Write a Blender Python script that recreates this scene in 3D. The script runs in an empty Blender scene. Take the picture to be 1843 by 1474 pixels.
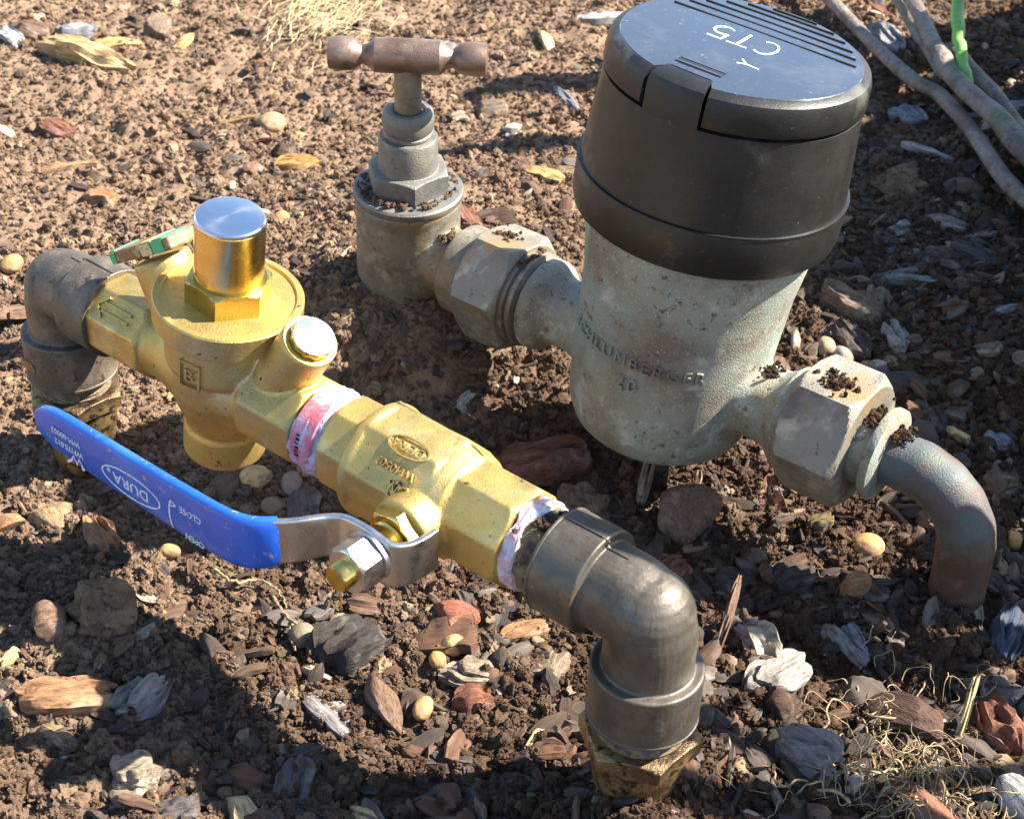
import bpy, math, random
import numpy as np
from math import sin, cos, radians, pi, sqrt, atan2, hypot
from mathutils import Matrix, Vector

sc = bpy.context.scene
COL = sc.collection
rng = np.random.default_rng(7)
random.seed(7)

# ------------------------------------------------------------------ camera
PITCH, ROLL, CAM_H = radians(35.7), radians(2.5), 0.394
cam_d = bpy.data.cameras.new('camera')
cam = bpy.data.objects.new('camera', cam_d); COL.objects.link(cam)
_f = Vector((0, cos(PITCH), -sin(PITCH))); _u = Vector((0, sin(PITCH), cos(PITCH))); _r = Vector((1, 0, 0))
_r2 = _r*cos(ROLL)+_u*sin(ROLL); _u2 = _u*cos(ROLL)-_r*sin(ROLL)
cam.matrix_world = Matrix(((_r2.x, _u2.x, -_f.x, 0), (_r2.y, _u2.y, -_f.y, 0), (_r2.z, _u2.z, -_f.z, CAM_H), (0, 0, 0, 1)))
cam_d.sensor_width = 36; cam_d.lens = 36*2840/1843
cam_d.clip_start = 0.01; cam_d.clip_end = 1000
cam_d.dof.use_dof = True; cam_d.dof.focus_distance = 0.55; cam_d.dof.aperture_fstop = 36.0
sc.camera = cam

# ------------------------------------------------------------------ light
SUN_AZ, SUN_EL = radians(8), radians(42)          # azimuth measured from +X towards +Y
sun_dir = Vector((cos(SUN_AZ)*cos(SUN_EL), sin(SUN_AZ)*cos(SUN_EL), sin(SUN_EL)))
world = bpy.data.worlds.new('World'); sc.world = world; world.use_nodes = True
wn = world.node_tree; wn.nodes.clear()
sky = wn.nodes.new('ShaderNodeTexSky'); sky.sky_type = 'NISHITA'; sky.sun_disc = False
sky.sun_elevation = SUN_EL; sky.sun_rotation = pi/2 - SUN_AZ
sky.air_density = 1.0; sky.dust_density = 0.4; sky.ozone_density = 2.0
bg = wn.nodes.new('ShaderNodeBackground'); bg.inputs[1].default_value = 0.078
wo = wn.nodes.new('ShaderNodeOutputWorld')
wn.links.new(sky.outputs[0], bg.inputs[0]); wn.links.new(bg.outputs[0], wo.inputs[0])
sun_l = bpy.data.lights.new('sun', 'SUN'); sun_l.energy = 5.0; sun_l.angle = radians(0.55); sun_l.color = (1.0, 0.93, 0.82)
sun_o = bpy.data.objects.new('sun', sun_l); COL.objects.link(sun_o)
sun_o.rotation_euler = (-sun_dir).to_track_quat('-Z', 'Y').to_euler(); sun_o.location = (2, 1, 2)
sc.view_settings.view_transform = 'Standard'; sc.view_settings.look = 'None'
sc.view_settings.exposure = 1.98; sc.view_settings.gamma = 1.0; sc.view_settings.use_curve_mapping = False
sc.render.engine = 'CYCLES'; sc.cycles.use_denoising = True
sc.cycles.max_bounces = 5; sc.cycles.diffuse_bounces = 2; sc.cycles.glossy_bounces = 3
sc.cycles.sample_clamp_indirect = 4.0

# ------------------------------------------------------------------ noise (numpy)
def _hash(ix, iy, seed):
    h = (ix.astype(np.int64)*374761393 + iy.astype(np.int64)*668265263 + seed*1274126177) & 0xffffffff
    h = ((h ^ (h >> 13))*1274126177) & 0xffffffff
    h = h ^ (h >> 16)
    return (h & 0xffffff)/float(0xffffff)
def vnoise(x, y, seed=0):
    ix = np.floor(x); iy = np.floor(y); fx = x-ix; fy = y-iy
    fx = fx*fx*(3-2*fx); fy = fy*fy*(3-2*fy)
    a = _hash(ix, iy, seed); b = _hash(ix+1, iy, seed); c = _hash(ix, iy+1, seed); d = _hash(ix+1, iy+1, seed)
    return (a*(1-fx)+b*fx)*(1-fy)+(c*(1-fx)+d*fx)*fy
def fbm(x, y, seed=0, o=3):
    s = 0; a = 1; t = 0
    for k in range(o):
        s = s+a*vnoise(x*2**k+k*17.3, y*2**k-k*9.1, seed+k*31); t += a; a *= .5
    return s/t
def lumps(x, y, seed=0, rad=.75):
    ix = np.floor(x); iy = np.floor(y); best = np.zeros_like(x)
    for dx in (-1, 0, 1):
        for dy in (-1, 0, 1):
            cx, cy = ix+dx, iy+dy
            px = cx+_hash(cx, cy, seed); py = cy+_hash(cx, cy, seed+5); r = rad*(.35+.65*_hash(cx, cy, seed+9))
            d2 = ((x-px)**2+(y-py)**2)/(r*r)
            best = np.maximum(best, np.sqrt(np.clip(1-d2, 0, 1))*r)
    return best
def vn3(p, seed=0):
    return (vnoise(p[:, 0]+p[:, 2]*.71, p[:, 1]+p[:, 2]*.37, seed)+vnoise(p[:, 1]-p[:, 2]*.63, p[:, 2]+p[:, 0]*.29, seed+3)+vnoise(p[:, 2]+p[:, 1]*.5, p[:, 0]-p[:, 1]*.41, seed+7))/3
def ground_h(x, y):
    x = np.asarray(x, float); y = np.asarray(y, float)
    g = lambda cx, cy, r: np.exp(-((x-cx)**2+(y-cy)**2)/(r*r))
    h = .026*g(-.075, .66, .10)+.022*g(-.055, .575, .042)+.006*g(-.01, .61, .05)-.008*g(.0, .50, .06)+.004*g(.13, .45, .03)
    h = h+.019*g(.042, .312, .034)+.008*g(-.17, .36, .06)+.010*g(.30, .62, .10)-.006*g(.10, .40, .04)
    near = 1/(1+((x-.05)**2+(y-.6)**2)/1.2**2)
    h = h+near*(.016*(fbm(x/.09, y/.09, 3)-.5)+.008*(fbm(x/.03, y/.03, 11)-.5))
    m = np.clip(fbm(x/.07, y/.07, 21)*2-.5, 0, 1)
    wx = x+.004*(vnoise(x/.006, y/.006, 61)-.5); wy = y+.004*(vnoise(x/.006, y/.006, 62)-.5)
    h = h+near*(m*.0085*lumps(wx/.020, wy/.020, 41)+.0026*lumps(wx/.008, wy/.008, 42)+.0016*lumps(wx/.0042, wy/.0042, 43))
    return h-.004
def gh(x, y): return float(ground_h(np.array([x]), np.array([y]))[0])

# ------------------------------------------------------------------ materials
def nd(nt, t, **kw):
    n = nt.nodes.new(t)
    for k, v in kw.items(): setattr(n, k, v)
    return n
def material(name):
    m = bpy.data.materials.new(name); m.use_nodes = True
    nt = m.node_tree; p = nt.nodes['Principled BSDF']
    return m, nt, p
def noise(nt, vec, scale, detail=4, rough=.6, dist=0):
    n = nd(nt, 'ShaderNodeTexNoise'); n.inputs['Scale'].default_value = scale; n.inputs['Detail'].default_value = detail
    n.inputs['Roughness'].default_value = rough; n.inputs['Distortion'].default_value = dist
    if vec is not None: nt.links.new(vec, n.inputs['Vector'])
    return n.outputs[0]
def ramp(nt, fac, lo, hi, a=0., b=1.):
    n = nd(nt, 'ShaderNodeMapRange'); n.inputs[1].default_value = lo; n.inputs[2].default_value = hi
    n.inputs[3].default_value = a; n.inputs[4].default_value = b; nt.links.new(fac, n.inputs[0]); return n.outputs[0]
def mixc(nt, fac, c1, c2, mode='MIX'):
    n = nd(nt, 'ShaderNodeMix', data_type='RGBA', blend_type=mode)
    if isinstance(fac, (int, float)): n.inputs[0].default_value = fac
    else: nt.links.new(fac, n.inputs[0])
    for c, i in ((c1, 6), (c2, 7)):
        if isinstance(c, tuple): n.inputs[i].default_value = (*c, 1)
        else: nt.links.new(c, n.inputs[i])
    return n.outputs[2]
def bump(nt, p, h, dist, strength=1.0):
    b = nd(nt, 'ShaderNodeBump'); b.inputs['Strength'].default_value = strength; b.inputs['Distance'].default_value = dist
    nt.links.new(h, b.inputs['Height']); nt.links.new(b.outputs[0], p.inputs['Normal'])
def surf(name, base, spots=(), rough=.45, rvar=.15, metal=0., bumps=None, aniso=None, coat=0, spec=None):
    """base colour, then spots = [(colour, noise scale, low, high), ...] laid over it by noise"""
    m, nt, p = material(name)
    tc = nd(nt, 'ShaderNodeTexCoord').outputs['Object']
    c = base
    fac = None
    for i, (col, scale, lo, hi) in enumerate(spots):
        off = nd(nt, 'ShaderNodeVectorMath', operation='ADD'); off.inputs[1].default_value = (i*1.7, i*.9, i*.3); nt.links.new(tc, off.inputs[0])
        fac = ramp(nt, noise(nt, off.outputs[0], scale, 6, .65), lo, hi)
        c = mixc(nt, fac, c, col)
    if isinstance(c, tuple): p.inputs['Base Color'].default_value = (*c, 1)
    else: nt.links.new(c, p.inputs['Base Color'])
    p.inputs['Metallic'].default_value = metal
    r = ramp(nt, noise(nt, tc, 160, 5, .7), .3, .7, rough-rvar, rough+rvar); nt.links.new(r, p.inputs['Roughness'])
    if bumps: bump(nt, p, noise(nt, tc, bumps[0], 4, .6), bumps[1])
    if aniso:
        p.inputs['Anisotropic'].default_value = aniso
        t = nd(nt, 'ShaderNodeTangent', direction_type='RADIAL', axis='Z'); nt.links.new(t.outputs[0], p.inputs['Tangent'])
    p.inputs['Coat Weight'].default_value = coat
    if spec is not None: p.inputs['Specular IOR Level'].default_value = spec
    return m
M = {}
M['brass_cast'] = surf('cast_brass', (.59, .42, .13), [((.47, .34, .12), 55, .43, .66), ((.66, .53, .25), 40, .55, .70), ((.34, .26, .12), 20, .56, .72), ((.12, .08, .045), 420, .63, .70), ((.07, .045, .03), 130, .68, .73)], .47, .09, .82, (1500, .00022))
M['brass'] = surf('machined_brass', (.74, .54, .16), [((.60, .42, .12), 90, .45, .7), ((.2, .13, .06), 380, .69, .74)], .24, .06, 1.0, (900, .00003))
M['brass_dirty'] = surf('soiled_brass', (.44, .30, .12), [((.26, .165, .08), 60, .38, .58), ((.14, .09, .05), 40, .48, .62), ((.06, .04, .025), 260, .52, .60)], .42, .12, .8, (1200, .0004))
M['chrome'] = surf('turned_chrome', (.80, .81, .83), [((.70, .72, .75), 60, .5, .7)], .2, .04, 1.0, None, .75)
M['steel'] = surf('stainless_steel', (.62, .60, .57), [((.45, .43, .40), 80, .5, .7), ((.25, .2, .16), 300, .66, .74)], .3, .1, 1.0, (700, .00008))
M['elbow'] = surf('dull_bronze', (.125, .108, .084), [((.075, .062, .047), 60, .42, .62), ((.24, .215, .17), 45, .56, .74), ((.20, .13, .07), 28, .60, .74), ((.075, .05, .035), 300, .60, .68), ((.30, .27, .22), 700, .66, .74)], .45, .1, .5, (1000, .00012))
M['elbow_dusty'] = surf('dusty_bronze', (.115, .095, .072), [((.21, .165, .12), 80, .48, .62), ((.08, .07, .06), 60, .5, .7), ((.05, .035, .025), 240, .58, .68)], .52, .1, .45, (1100, .0003))
M['thread'] = surf('soiled_thread', (.12, .085, .05), [((.22, .17, .09), 150, .45, .6), ((.045, .03, .02), 260, .5, .62)], .65, .1, .35, (900, .0007))
M['verdigris'] = surf('weathered_gunmetal', (.295, .295, .235), [((.20, .16, .12), 30, .45, .62), ((.27, .345, .29), 22, .52, .68), ((.43, .44, .37), 80, .56, .68), ((.30, .23, .11), 26, .60, .72), ((.13, .095, .07), 75, .62, .70), ((.10, .075, .05), 260, .60, .68), ((.55, .58, .50), 1100, .60, .68)], .62, .1, .15, (1500, .0006))
M['nut'] = surf('weathered_union_nut', (.27, .25, .20), [((.175, .145, .12), 40, .45, .6), ((.47, .44, .34), 70, .54, .68), ((.34, .22, .09), 32, .58, .70), ((.10, .07, .05), 260, .62, .7)], .5, .1, .45, (1300, .0004))
M['tap'] = surf('weathered_tap_brass', (.235, .21, .155), [((.15, .13, .10), 60, .44, .62), ((.37, .34, .26), 80, .54, .7), ((.28, .18, .07), 30, .54, .68), ((.10, .08, .06), 300, .6, .7)], .52, .1, .4, (1500, .0003))
M['tap_grey'] = surf('oxidised_tap_bonnet', (.175, .165, .14), [((.25, .235, .19), 90, .50, .66), ((.12, .125, .125), 60, .5, .66), ((.10, .08, .06), 300, .6, .7)], .5, .1, .4, (1500, .0003))
M['handle_bronze'] = surf('brown_bronze', (.23, .155, .115), [((.33, .26, .205), 70, .46, .64), ((.16, .10, .07), 120, .5, .65)], .40, .08, .6, (1600, .0002))
M['copper'] = surf('patinated_copper', (.085, .045, .030), [((.12, .07, .048), 60, .45, .62), ((.20, .08, .065), 75, .60, .70), ((.06, .04, .03), 300, .58, .68)], .58, .1, .25, (1300, .0004))
nt = M['copper'].node_tree; p = nt.nodes['Principled BSDF']; old = p.inputs['Base Color'].links[0].from_socket
tc = nd(nt, 'ShaderNodeTexCoord').outputs['Object']; sp = nd(nt, 'ShaderNodeSeparateXYZ'); nt.links.new(tc, sp.inputs[0])
pt = mixc(nt, ramp(nt, noise(nt, tc, 70, 5, .65), .40, .60), (.085, .10, .098), (.10, .072, .068)); pt = mixc(nt, ramp(nt, noise(nt, tc, 110, 5, .65), .55, .66), pt, (.085, .11, .08))
zz = nd(nt, 'ShaderNodeMath', operation='ADD'); nt.links.new(sp.outputs[2], zz.inputs[0]); nt.links.new(ramp(nt, noise(nt, tc, 60, 5, .6), .2, .8, -.028, .028), zz.inputs[1])
nt.links.new(mixc(nt, ramp(nt, zz.outputs[0], .024, .040), old, pt), p.inputs['Base Color'])
M['black'] = surf('black_plastic', (.010, .0095, .009), [((.022, .020, .018), 22, .45, .68), ((.08, .077, .068), 420, .64, .76), ((.12, .115, .10), 28, .56, .78), ((.30, .27, .2), 160, .72, .76)], .40, .08, 0, (1600, .00008), None, 0, .4)
M['lid'] = surf('black_plastic_lid', (.020, .021, .024), [((.06, .06, .06), 36, .5, .72), ((.17, .165, .155), 500, .62, .74), ((.26, .25, .23), 90, .68, .74)], .22, .07, 0, (1800, .00004), None, .9, 1.0)
M['blue'] = surf('blue_vinyl', (.012, .085, .46), [((.025, .13, .52), 60, .5, .7), ((.10, .15, .36), 45, .58, .74), ((.27, .25, .26), 420, .61, .68)], .36, .06, 0, (1200, .00005), None, .15)
M['white'] = surf('white_print', (.66, .69, .73), [((.10, .17, .45), 900, .55, .66)], .5, .05)
M['chalk'] = surf('white_paint_mark', (.50, .52, .54), [((.28, .29, .31), 900, .5, .62)], .7, .05)
M['tape'] = surf('white_thread_tape', (.64, .60, .62), [((.64, .36, .42), 150, .47, .60), ((.36, .33, .44), 170, .55, .66), ((.22, .15, .10), 240, .62, .70)], .5, .08, 0, (420, .0018))
M['tape_red'] = surf('red_tape', (.62, .14, .17), [((.66, .36, .40), 160, .46, .62)], .5, .08, 0, (700, .0003))
M['ink'] = surf('black_print', (.01, .01, .012), [], .6, .05)
M['tag'] = surf('brown_tag', (.22, .13, .05), [((.42, .33, .15), 260, .52, .62)], .4, .1, .2, (800, .0002))
M['tag_pale'] = surf('pale_tag_print', (.60, .50, .25), [((.40, .32, .12), 700, .5, .6)], .5, .1)
M['green'] = surf('green_print', (.02, .42, .17), [], .4, .05)
M['purple'] = surf('purple_primer', (.10, .075, .13), [((.28, .24, .30), 180, .52, .64), ((.05, .035, .03), 200, .5, .64)], .55, .1, .1, (900, .0004))

def soil_material(name, tint=1.0, perinst=False):
    m, nt, p = material(name)
    if perinst:
        oi = nd(nt, 'ShaderNodeObjectInfo').outputs['Random']
        c = mixc(nt, oi, (.150*tint, .096*tint, .062*tint), (.33*tint, .225*tint, .148*tint))
        sep = nd(nt, 'ShaderNodeMath', operation='FRACT'); mu = nd(nt, 'ShaderNodeMath', operation='MULTIPLY'); mu.inputs[1].default_value = 57.3
        nt.links.new(oi, mu.inputs[0]); nt.links.new(mu.outputs[0], sep.inputs[0])
        c = mixc(nt, ramp(nt, sep.outputs[0], .965, .995), c, (.46, .35, .22))
        tc = nd(nt, 'ShaderNodeTexCoord').outputs['Object']
        bump(nt, p, noise(nt, tc, 3.5, 6, .8), .0015)
    else:
        tc = nd(nt, 'ShaderNodeNewGeometry').outputs['Position']
        c = mixc(nt, ramp(nt, noise(nt, tc, 35, 6, .7), .35, .65), (.165*tint, .106*tint, .068*tint), (.29*tint, .196*tint, .128*tint))
        c = mixc(nt, ramp(nt, noise(nt, tc, 330, 3, .6), .5, .72), c, (.34*tint, .23*tint, .15*tint))
        c = mixc(nt, ramp(nt, noise(nt, tc, 600, 2, .5), .58, .7), c, (.14, .095, .066))
        bump(nt, p, noise(nt, tc, 900, 5, .75), .0012)
    # darker, damper humus where the bark mulch lies (right and front), pale dug subsoil to the rear left
    pos = nd(nt, 'ShaderNodeNewGeometry').outputs['Position']
    dt = nd(nt, 'ShaderNodeVectorMath', operation='DOT_PRODUCT'); dt.inputs[1].default_value = (1.0, -.62, 0); nt.links.new(pos, dt.inputs[0])
    ad = nd(nt, 'ShaderNodeMath', operation='ADD'); nt.links.new(dt.outputs['Value'], ad.inputs[0]); nt.links.new(ramp(nt, noise(nt, pos, 14, 3, .6), .2, .8, -.16, .16), ad.inputs[1])
    hm = ramp(nt, ad.outputs[0], -.46, -.20, 0., .95)
    c = mixc(nt, hm, c, mixc(nt, 1.0, c, (.34, .30, .29), 'MULTIPLY'))
    nt.links.new(c, p.inputs['Base Color']); p.inputs['Roughness'].default_value = .95
    p.inputs['Specular IOR Level'].default_value = .15
    return m
M['soil'] = soil_material('garden_soil')
M['crumb'] = soil_material('soil_crumb', 1.0, True)
def wood_material(name, src='color'):
    m, nt, p = material(name)
    oi = nd(nt, 'ShaderNodeObjectInfo')
    tc = nd(nt, 'ShaderNodeTexCoord').outputs['Object']
    mp = nd(nt, 'ShaderNodeMapping'); mp.inputs['Scale'].default_value = (.18, 1, 1); nt.links.new(tc, mp.inputs[0])
    addv = nd(nt, 'ShaderNodeVectorMath', operation='ADD'); nt.links.new(mp.outputs[0], addv.inputs[0]); nt.links.new(oi.outputs['Random'], addv.inputs[1])
    k = 1.0 if src == 'color' else .008
    f1 = noise(nt, addv.outputs[0], 600*k, 5, .7); f2 = noise(nt, tc, 90*k, 4, .6)
    if src == 'color': base = oi.outputs['Color']
    else:
        cr = nd(nt, 'ShaderNodeValToRGB'); e = cr.color_ramp; e.interpolation = 'CONSTANT'
        cols = [(0, (.05, .037, .03)), (.22, (.085, .06, .045)), (.40, (.14, .085, .055)), (.56, (.085, .068, .055)), (.70, (.135, .112, .092)), (.80, (.13, .068, .042)), (.91, (.22, .155, .095)), (.975, (.36, .31, .23))]
        e.elements[0].position = 0; e.elements[0].color = (*cols[0][1], 1); e.elements[1].position = cols[1][0]; e.elements[1].color = (*cols[1][1], 1)
        for q, cc in cols[2:]:
            x = e.elements.new(q); x.color = (*cc, 1)
        nt.links.new(oi.outputs['Random'], cr.inputs[0]); base = cr.outputs[0]
    dark = mixc(nt, .62, base, (.03, .02, .015)); lite = mixc(nt, .22, base, (.75, .68, .6))
    c = mixc(nt, ramp(nt, f1, .36, .6), dark, base); c = mixc(nt, ramp(nt, f2, .54, .74), c, lite)
    c = mixc(nt, ramp(nt, noise(nt, tc, 260*k, 3, .7), .6, .7), c, (.10, .062, .04))
    nt.links.new(c, p.inputs['Base Color']); p.inputs['Roughness'].default_value = .85; p.inputs['Specular IOR Level'].default_value = .2
    bump(nt, p, f1, .0018 if src == 'color' else .0008)
    return m
M['wood'] = wood_material('weathered_wood')
M["flake"] = wood_material('mulch_flake', 'random')
m, nt, p = material('smooth_pebble'); oi = nd(nt, 'ShaderNodeObjectInfo'); tc = nd(nt, 'ShaderNodeTexCoord').outputs['Object']
c = mixc(nt, ramp(nt, noise(nt, tc, 120, 5, .6), .4, .65), oi.outputs['Color'], mixc(nt, .6, oi.outputs['Color'], (.12, .07, .04)))
c = mixc(nt, ramp(nt, noise(nt, tc, 300, 4, .7), .52, .64), c, (.17, .11, .07))
nt.links.new(c, p.inputs['Base Color']); p.inputs['Roughness'].default_value = .7; bump(nt, p, noise(nt, tc, 400, 4, .6), .0005); M['pebble'] = m
M['clod'] = surf('packed_soil', (.15, .095, .062), [((.25, .165, .105), 110, .45, .62), ((.14, .12, .05), 60, .60, .70), ((.06, .04, .03), 300, .55, .66)], .95, .03, 0, (700, .0016), None, 0, .1)
M['stem'] = surf('withered_stem', (.22, .185, .155), [((.12, .085, .062), 45, .45, .58), ((.10, .15, .045), 24, .56, .70), ((.09, .07, .06), 260, .60, .66)], .6, .1, 0, (350, .0022))
M['green_stem'] = surf('green_stem', (.20, .42, .09), [((.11, .30, .05), 60, .45, .65), ((.06, .05, .04), 300, .64, .7)], .4, .1, 0, (500, .0002))
M['root'] = surf('dry_root', (.34, .25, .12), [((.18, .125, .07), 90, .42, .60), ((.48, .37, .19), 200, .57, .70)], .7, .1, 0, (900, .0003))
M['straw'] = surf('dry_straw', (.58, .49, .27), [((.34, .25, .12), 120, .45, .65)], .7, .1)
M['leaf'] = surf('strap_leaf', (.07, .14, .035), [((.10, .19, .05), 40, .45, .65)], .4, .1)

# ------------------------------------------------------------------ geometry helpers (millimetres until built)
class Geo:
    def __init__(s, V=None, F=None): s.V = np.zeros((0, 3)) if V is None else np.asarray(V, float); s.F = [] if F is None else list(F)
    def add(s, *gs):
        for g in gs:
            n = len(s.V); s.V = np.vstack([s.V, g.V]); s.F += [tuple(i+n for i in f) for f in g.F]
        return s
    def tf(s, o=(0, 0, 0), z=(0, 0, 1), x=None):
        z = np.array(z, float); z /= np.linalg.norm(z)
        if x is None: x = np.array((1, 0, 0.)) if abs(z[0]) < .9 else np.array((0, 1., 0))
        x = np.array(x, float); x = x-z*(x@z); x /= np.linalg.norm(x); y = np.cross(z, x)
        s.V = s.V[:, :1]*x+s.V[:, 1:2]*y+s.V[:, 2:]*z+np.array(o, float); return s
def rings(rows, closed=True, cap=(True, True)):
    """rows: list of (n,3) arrays -> quads between them, end caps"""
    n = len(rows[0]); V = np.vstack(rows); F = []
    for k in range(len(rows)-1):
        a = k*n; b = a+n
        for i in range(n if closed else n-1):
            j = (i+1) % n; F.append((a+i, a+j, b+j, b+i))
    if cap[0]: F.append(tuple(reversed(range(n))))
    if cap[1]: F.append(tuple(range((len(rows)-1)*n, len(rows)*n)))
    return Geo(V, F)
def lathe(prof, n=56, sides=0, ap=None, phase=0.):
    """prof [(r,z)]; with sides>0 the radius is limited to a polygon of apothem ap (chamfered nuts)"""
    t = np.arange(n)*2*pi/n+phase
    rows = []
    for r, z in prof:
        rr = np.full(n, float(max(r, 1e-3)))
        if sides:
            q = (t-phase) % (2*pi/sides)-pi/sides; rr = np.minimum(rr, ap/np.cos(q))
        rows.append(np.stack([rr*np.cos(t), rr*np.sin(t), np.full(n, float(z))], 1))
    return rings(rows)
def nut(sides, ap, z0, z1, ch=1.6, n=None, phase=0., r_in=0, chamfer=(1, 1)):
    n = n or sides*12; R = ap/cos(pi/sides); r0 = ap*.985; P = []
    if chamfer[0]: P += [(r0+(R-r0)*k/4, z0+ch*(k/4)**1.2*.9) for k in range(5)]
    else: P += [(R-.5, z0), (R, z0+.5)]
    if chamfer[1]: P += [(R-(R-r0)*k/4, z1-ch*(1-k/4)**1.2*.9) for k in range(5)]
    else: P += [(R, z1-.5), (R-.5, z1)]
    return lathe(P, n, sides, ap, phase)
def tube(path, rad, n=16, flat=1.0):
    P = np.asarray(path, float); m = len(P); rad = np.full(m, rad) if np.isscalar(rad) else np.asarray(rad)
    T = np.gradient(P, axis=0); T /= np.linalg.norm(T, axis=1)[:, None]+1e-12
    x = np.cross(T[0], (0, 0, 1.)); x = x if np.linalg.norm(x) > .05 else np.cross(T[0], (0, 1., 0)); x /= np.linalg.norm(x)
    t = np.arange(n)*2*pi/n; rows = []
    for i in range(m):
        x = x-T[i]*(x@T[i]); x /= np.linalg.norm(x); y = np.cross(T[i], x)
        rows.append(P[i]+rad[i]*(np.cos(t)[:, None]*x+flat*np.sin(t)[:, None]*y))
    return rings(rows)
def smooth_path(pts, n):
    P = np.asarray(pts, float); k = len(P); out = []
    for u in np.linspace(0, k-1, n):
        i = min(int(u), k-2); f = u-i
        p0, p1, p2, p3 = P[max(i-1, 0)], P[i], P[i+1], P[min(i+2, k-1)]
        out.append(.5*(2*p1+(p2-p0)*f+(2*p0-5*p1+4*p2-p3)*f*f+(3*p1-p0-3*p2+p3)*f**3))
    return np.array(out)
def box(lx, ly, lz):
    x, y, z = lx/2, ly/2, lz/2
    return Geo([(-x, -y, -z), (x, -y, -z), (x, y, -z), (-x, y, -z), (-x, -y, z), (x, -y, z), (x, y, z), (-x, y, z)],
               [(3, 2, 1, 0), (4, 5, 6, 7), (0, 1, 5, 4), (1, 2, 6, 5), (2, 3, 7, 6), (3, 0, 4, 7)])
def to_mesh(g, name='m'):
    me = bpy.data.meshes.new(name); me.from_pydata([tuple(v) for v in g.V], [], g.F); me.update(); return me
def from_obj(o):
    dg = bpy.context.evaluated_depsgraph_get(); me = bpy.data.meshes.new_from_object(o.evaluated_get(dg))
    V = np.empty(len(me.vertices)*3); me.vertices.foreach_get('co', V)
    g = Geo(V.reshape(-1, 3), [tuple(q.vertices) for q in me.polygons]); bpy.data.meshes.remove(me); return g
def fuse(g, vox=.7, it=8):
    """one continuous casting from overlapping solids: voxel remesh and relax"""
    o = bpy.data.objects.new('tmp', to_mesh(g)); COL.objects.link(o)
    m = o.modifiers.new('r', 'REMESH'); m.mode = 'VOXEL'; m.voxel_size = vox
    if it: s = o.modifiers.new('s', 'SMOOTH'); s.factor = .5; s.iterations = it
    r = from_obj(o); bpy.data.objects.remove(o); return r
def text(body, size, depth=.4, spacing=1.0, sx=1.0):
    c = bpy.data.curves.new('t', 'FONT'); c.body = body; c.size = size; c.extrude = depth/2; c.align_x = 'CENTER'; c.align_y = 'CENTER'
    c.space_character = spacing; c.resolution_u = 3
    o = bpy.data.objects.new('t', c); COL.objects.link(o); g = from_obj(o); bpy.data.objects.remove(o); bpy.data.curves.remove(c)
    g.V[:, 0] *= sx; return g
def ellipse_ring(a, b, w, depth, n=48):
    t = np.arange(n)*2*pi/n; rows = []
    for da, z in ((0, -depth/2), (0, depth/2), (-w, depth/2), (-w, -depth/2), (0, -depth/2)):
        rows.append(np.stack([(a+da)*np.cos(t), (b+da)*np.sin(t), np.full(n, z)], 1))
    return rings(rows, True, (False, False))
def on_cyl(g, R, c0=0.):
    """wrap a flat text (x right, y up, z out) round a cylinder of radius R about local Z; c0 = centre angle"""
    a = c0+g.V[:, 0]/R; r = R+g.V[:, 2]; g.V = np.stack([r*np.cos(a), r*np.sin(a), g.V[:, 1]], 1); return g
class Frame:
    def __init__(s, o, x, y, z=(0, 0, 1)): s.o = np.array(o, float); s.R = np.array([x, y, z], float)
    def __call__(s, p): return s.o+(np.asarray(p, float)/1000)@s.R
W0 = Frame((0, 0, 0), (1, 0, 0), (0, 1, 0))
A = Frame((.0432, .3353, 0), (-.7903, .6127, 0), (-.6127, -.7903, 0))        # brass run: s towards the rear elbow, w towards the camera
B = Frame((-.0482, .5988, 0), (.8024, -.5968, 0), (.5968, .8024, 0))         # meter run: s from tap to copper pipe

def tag(o, label=None, cat=None, group=None, kind=None):
    if label: o['label'] = label
    if cat: o['category'] = cat
    if group: o['group'] = group
    if kind: o['kind'] = kind
    return o
def thing(name, label, cat, loc, group=None):
    o = bpy.data.objects.new(name, None); COL.objects.link(o); o.location = Vector(loc); o.empty_display_size = .01
    return tag(o, label, cat, group)
BASE = {}
def obj(name, g, mat, parent=None, frame=W0, base=None, ang=30, bev=0., label=None):
    """one mesh object; vertices given in mm in a frame, stored relative to the thing's base"""
    root = parent
    while root is not None and root.parent is not None: root = root.parent
    b = np.array(root.location) if root is not None else np.array(base if base is not None else (0, 0, 0), float)
    V = frame(g.V)-b
    me = to_mesh(Geo(V, g.F), name); me.materials.append(mat)
    me.polygons.foreach_set('use_smooth', [True]*len(me.polygons)); me.set_sharp_from_angle(angle=radians(ang))
    o = bpy.data.objects.new(name, me); COL.objects.link(o)
    if parent is not None: o.parent = parent
    else: o.location = Vector(b)
    if bev:
        m = o.modifiers.new('bevel', 'BEVEL'); m.width = bev/1000; m.segments = 2; m.limit_method = 'ANGLE'; m.angle_limit = radians(38)
    if label: o['label'] = label
    return o

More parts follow.
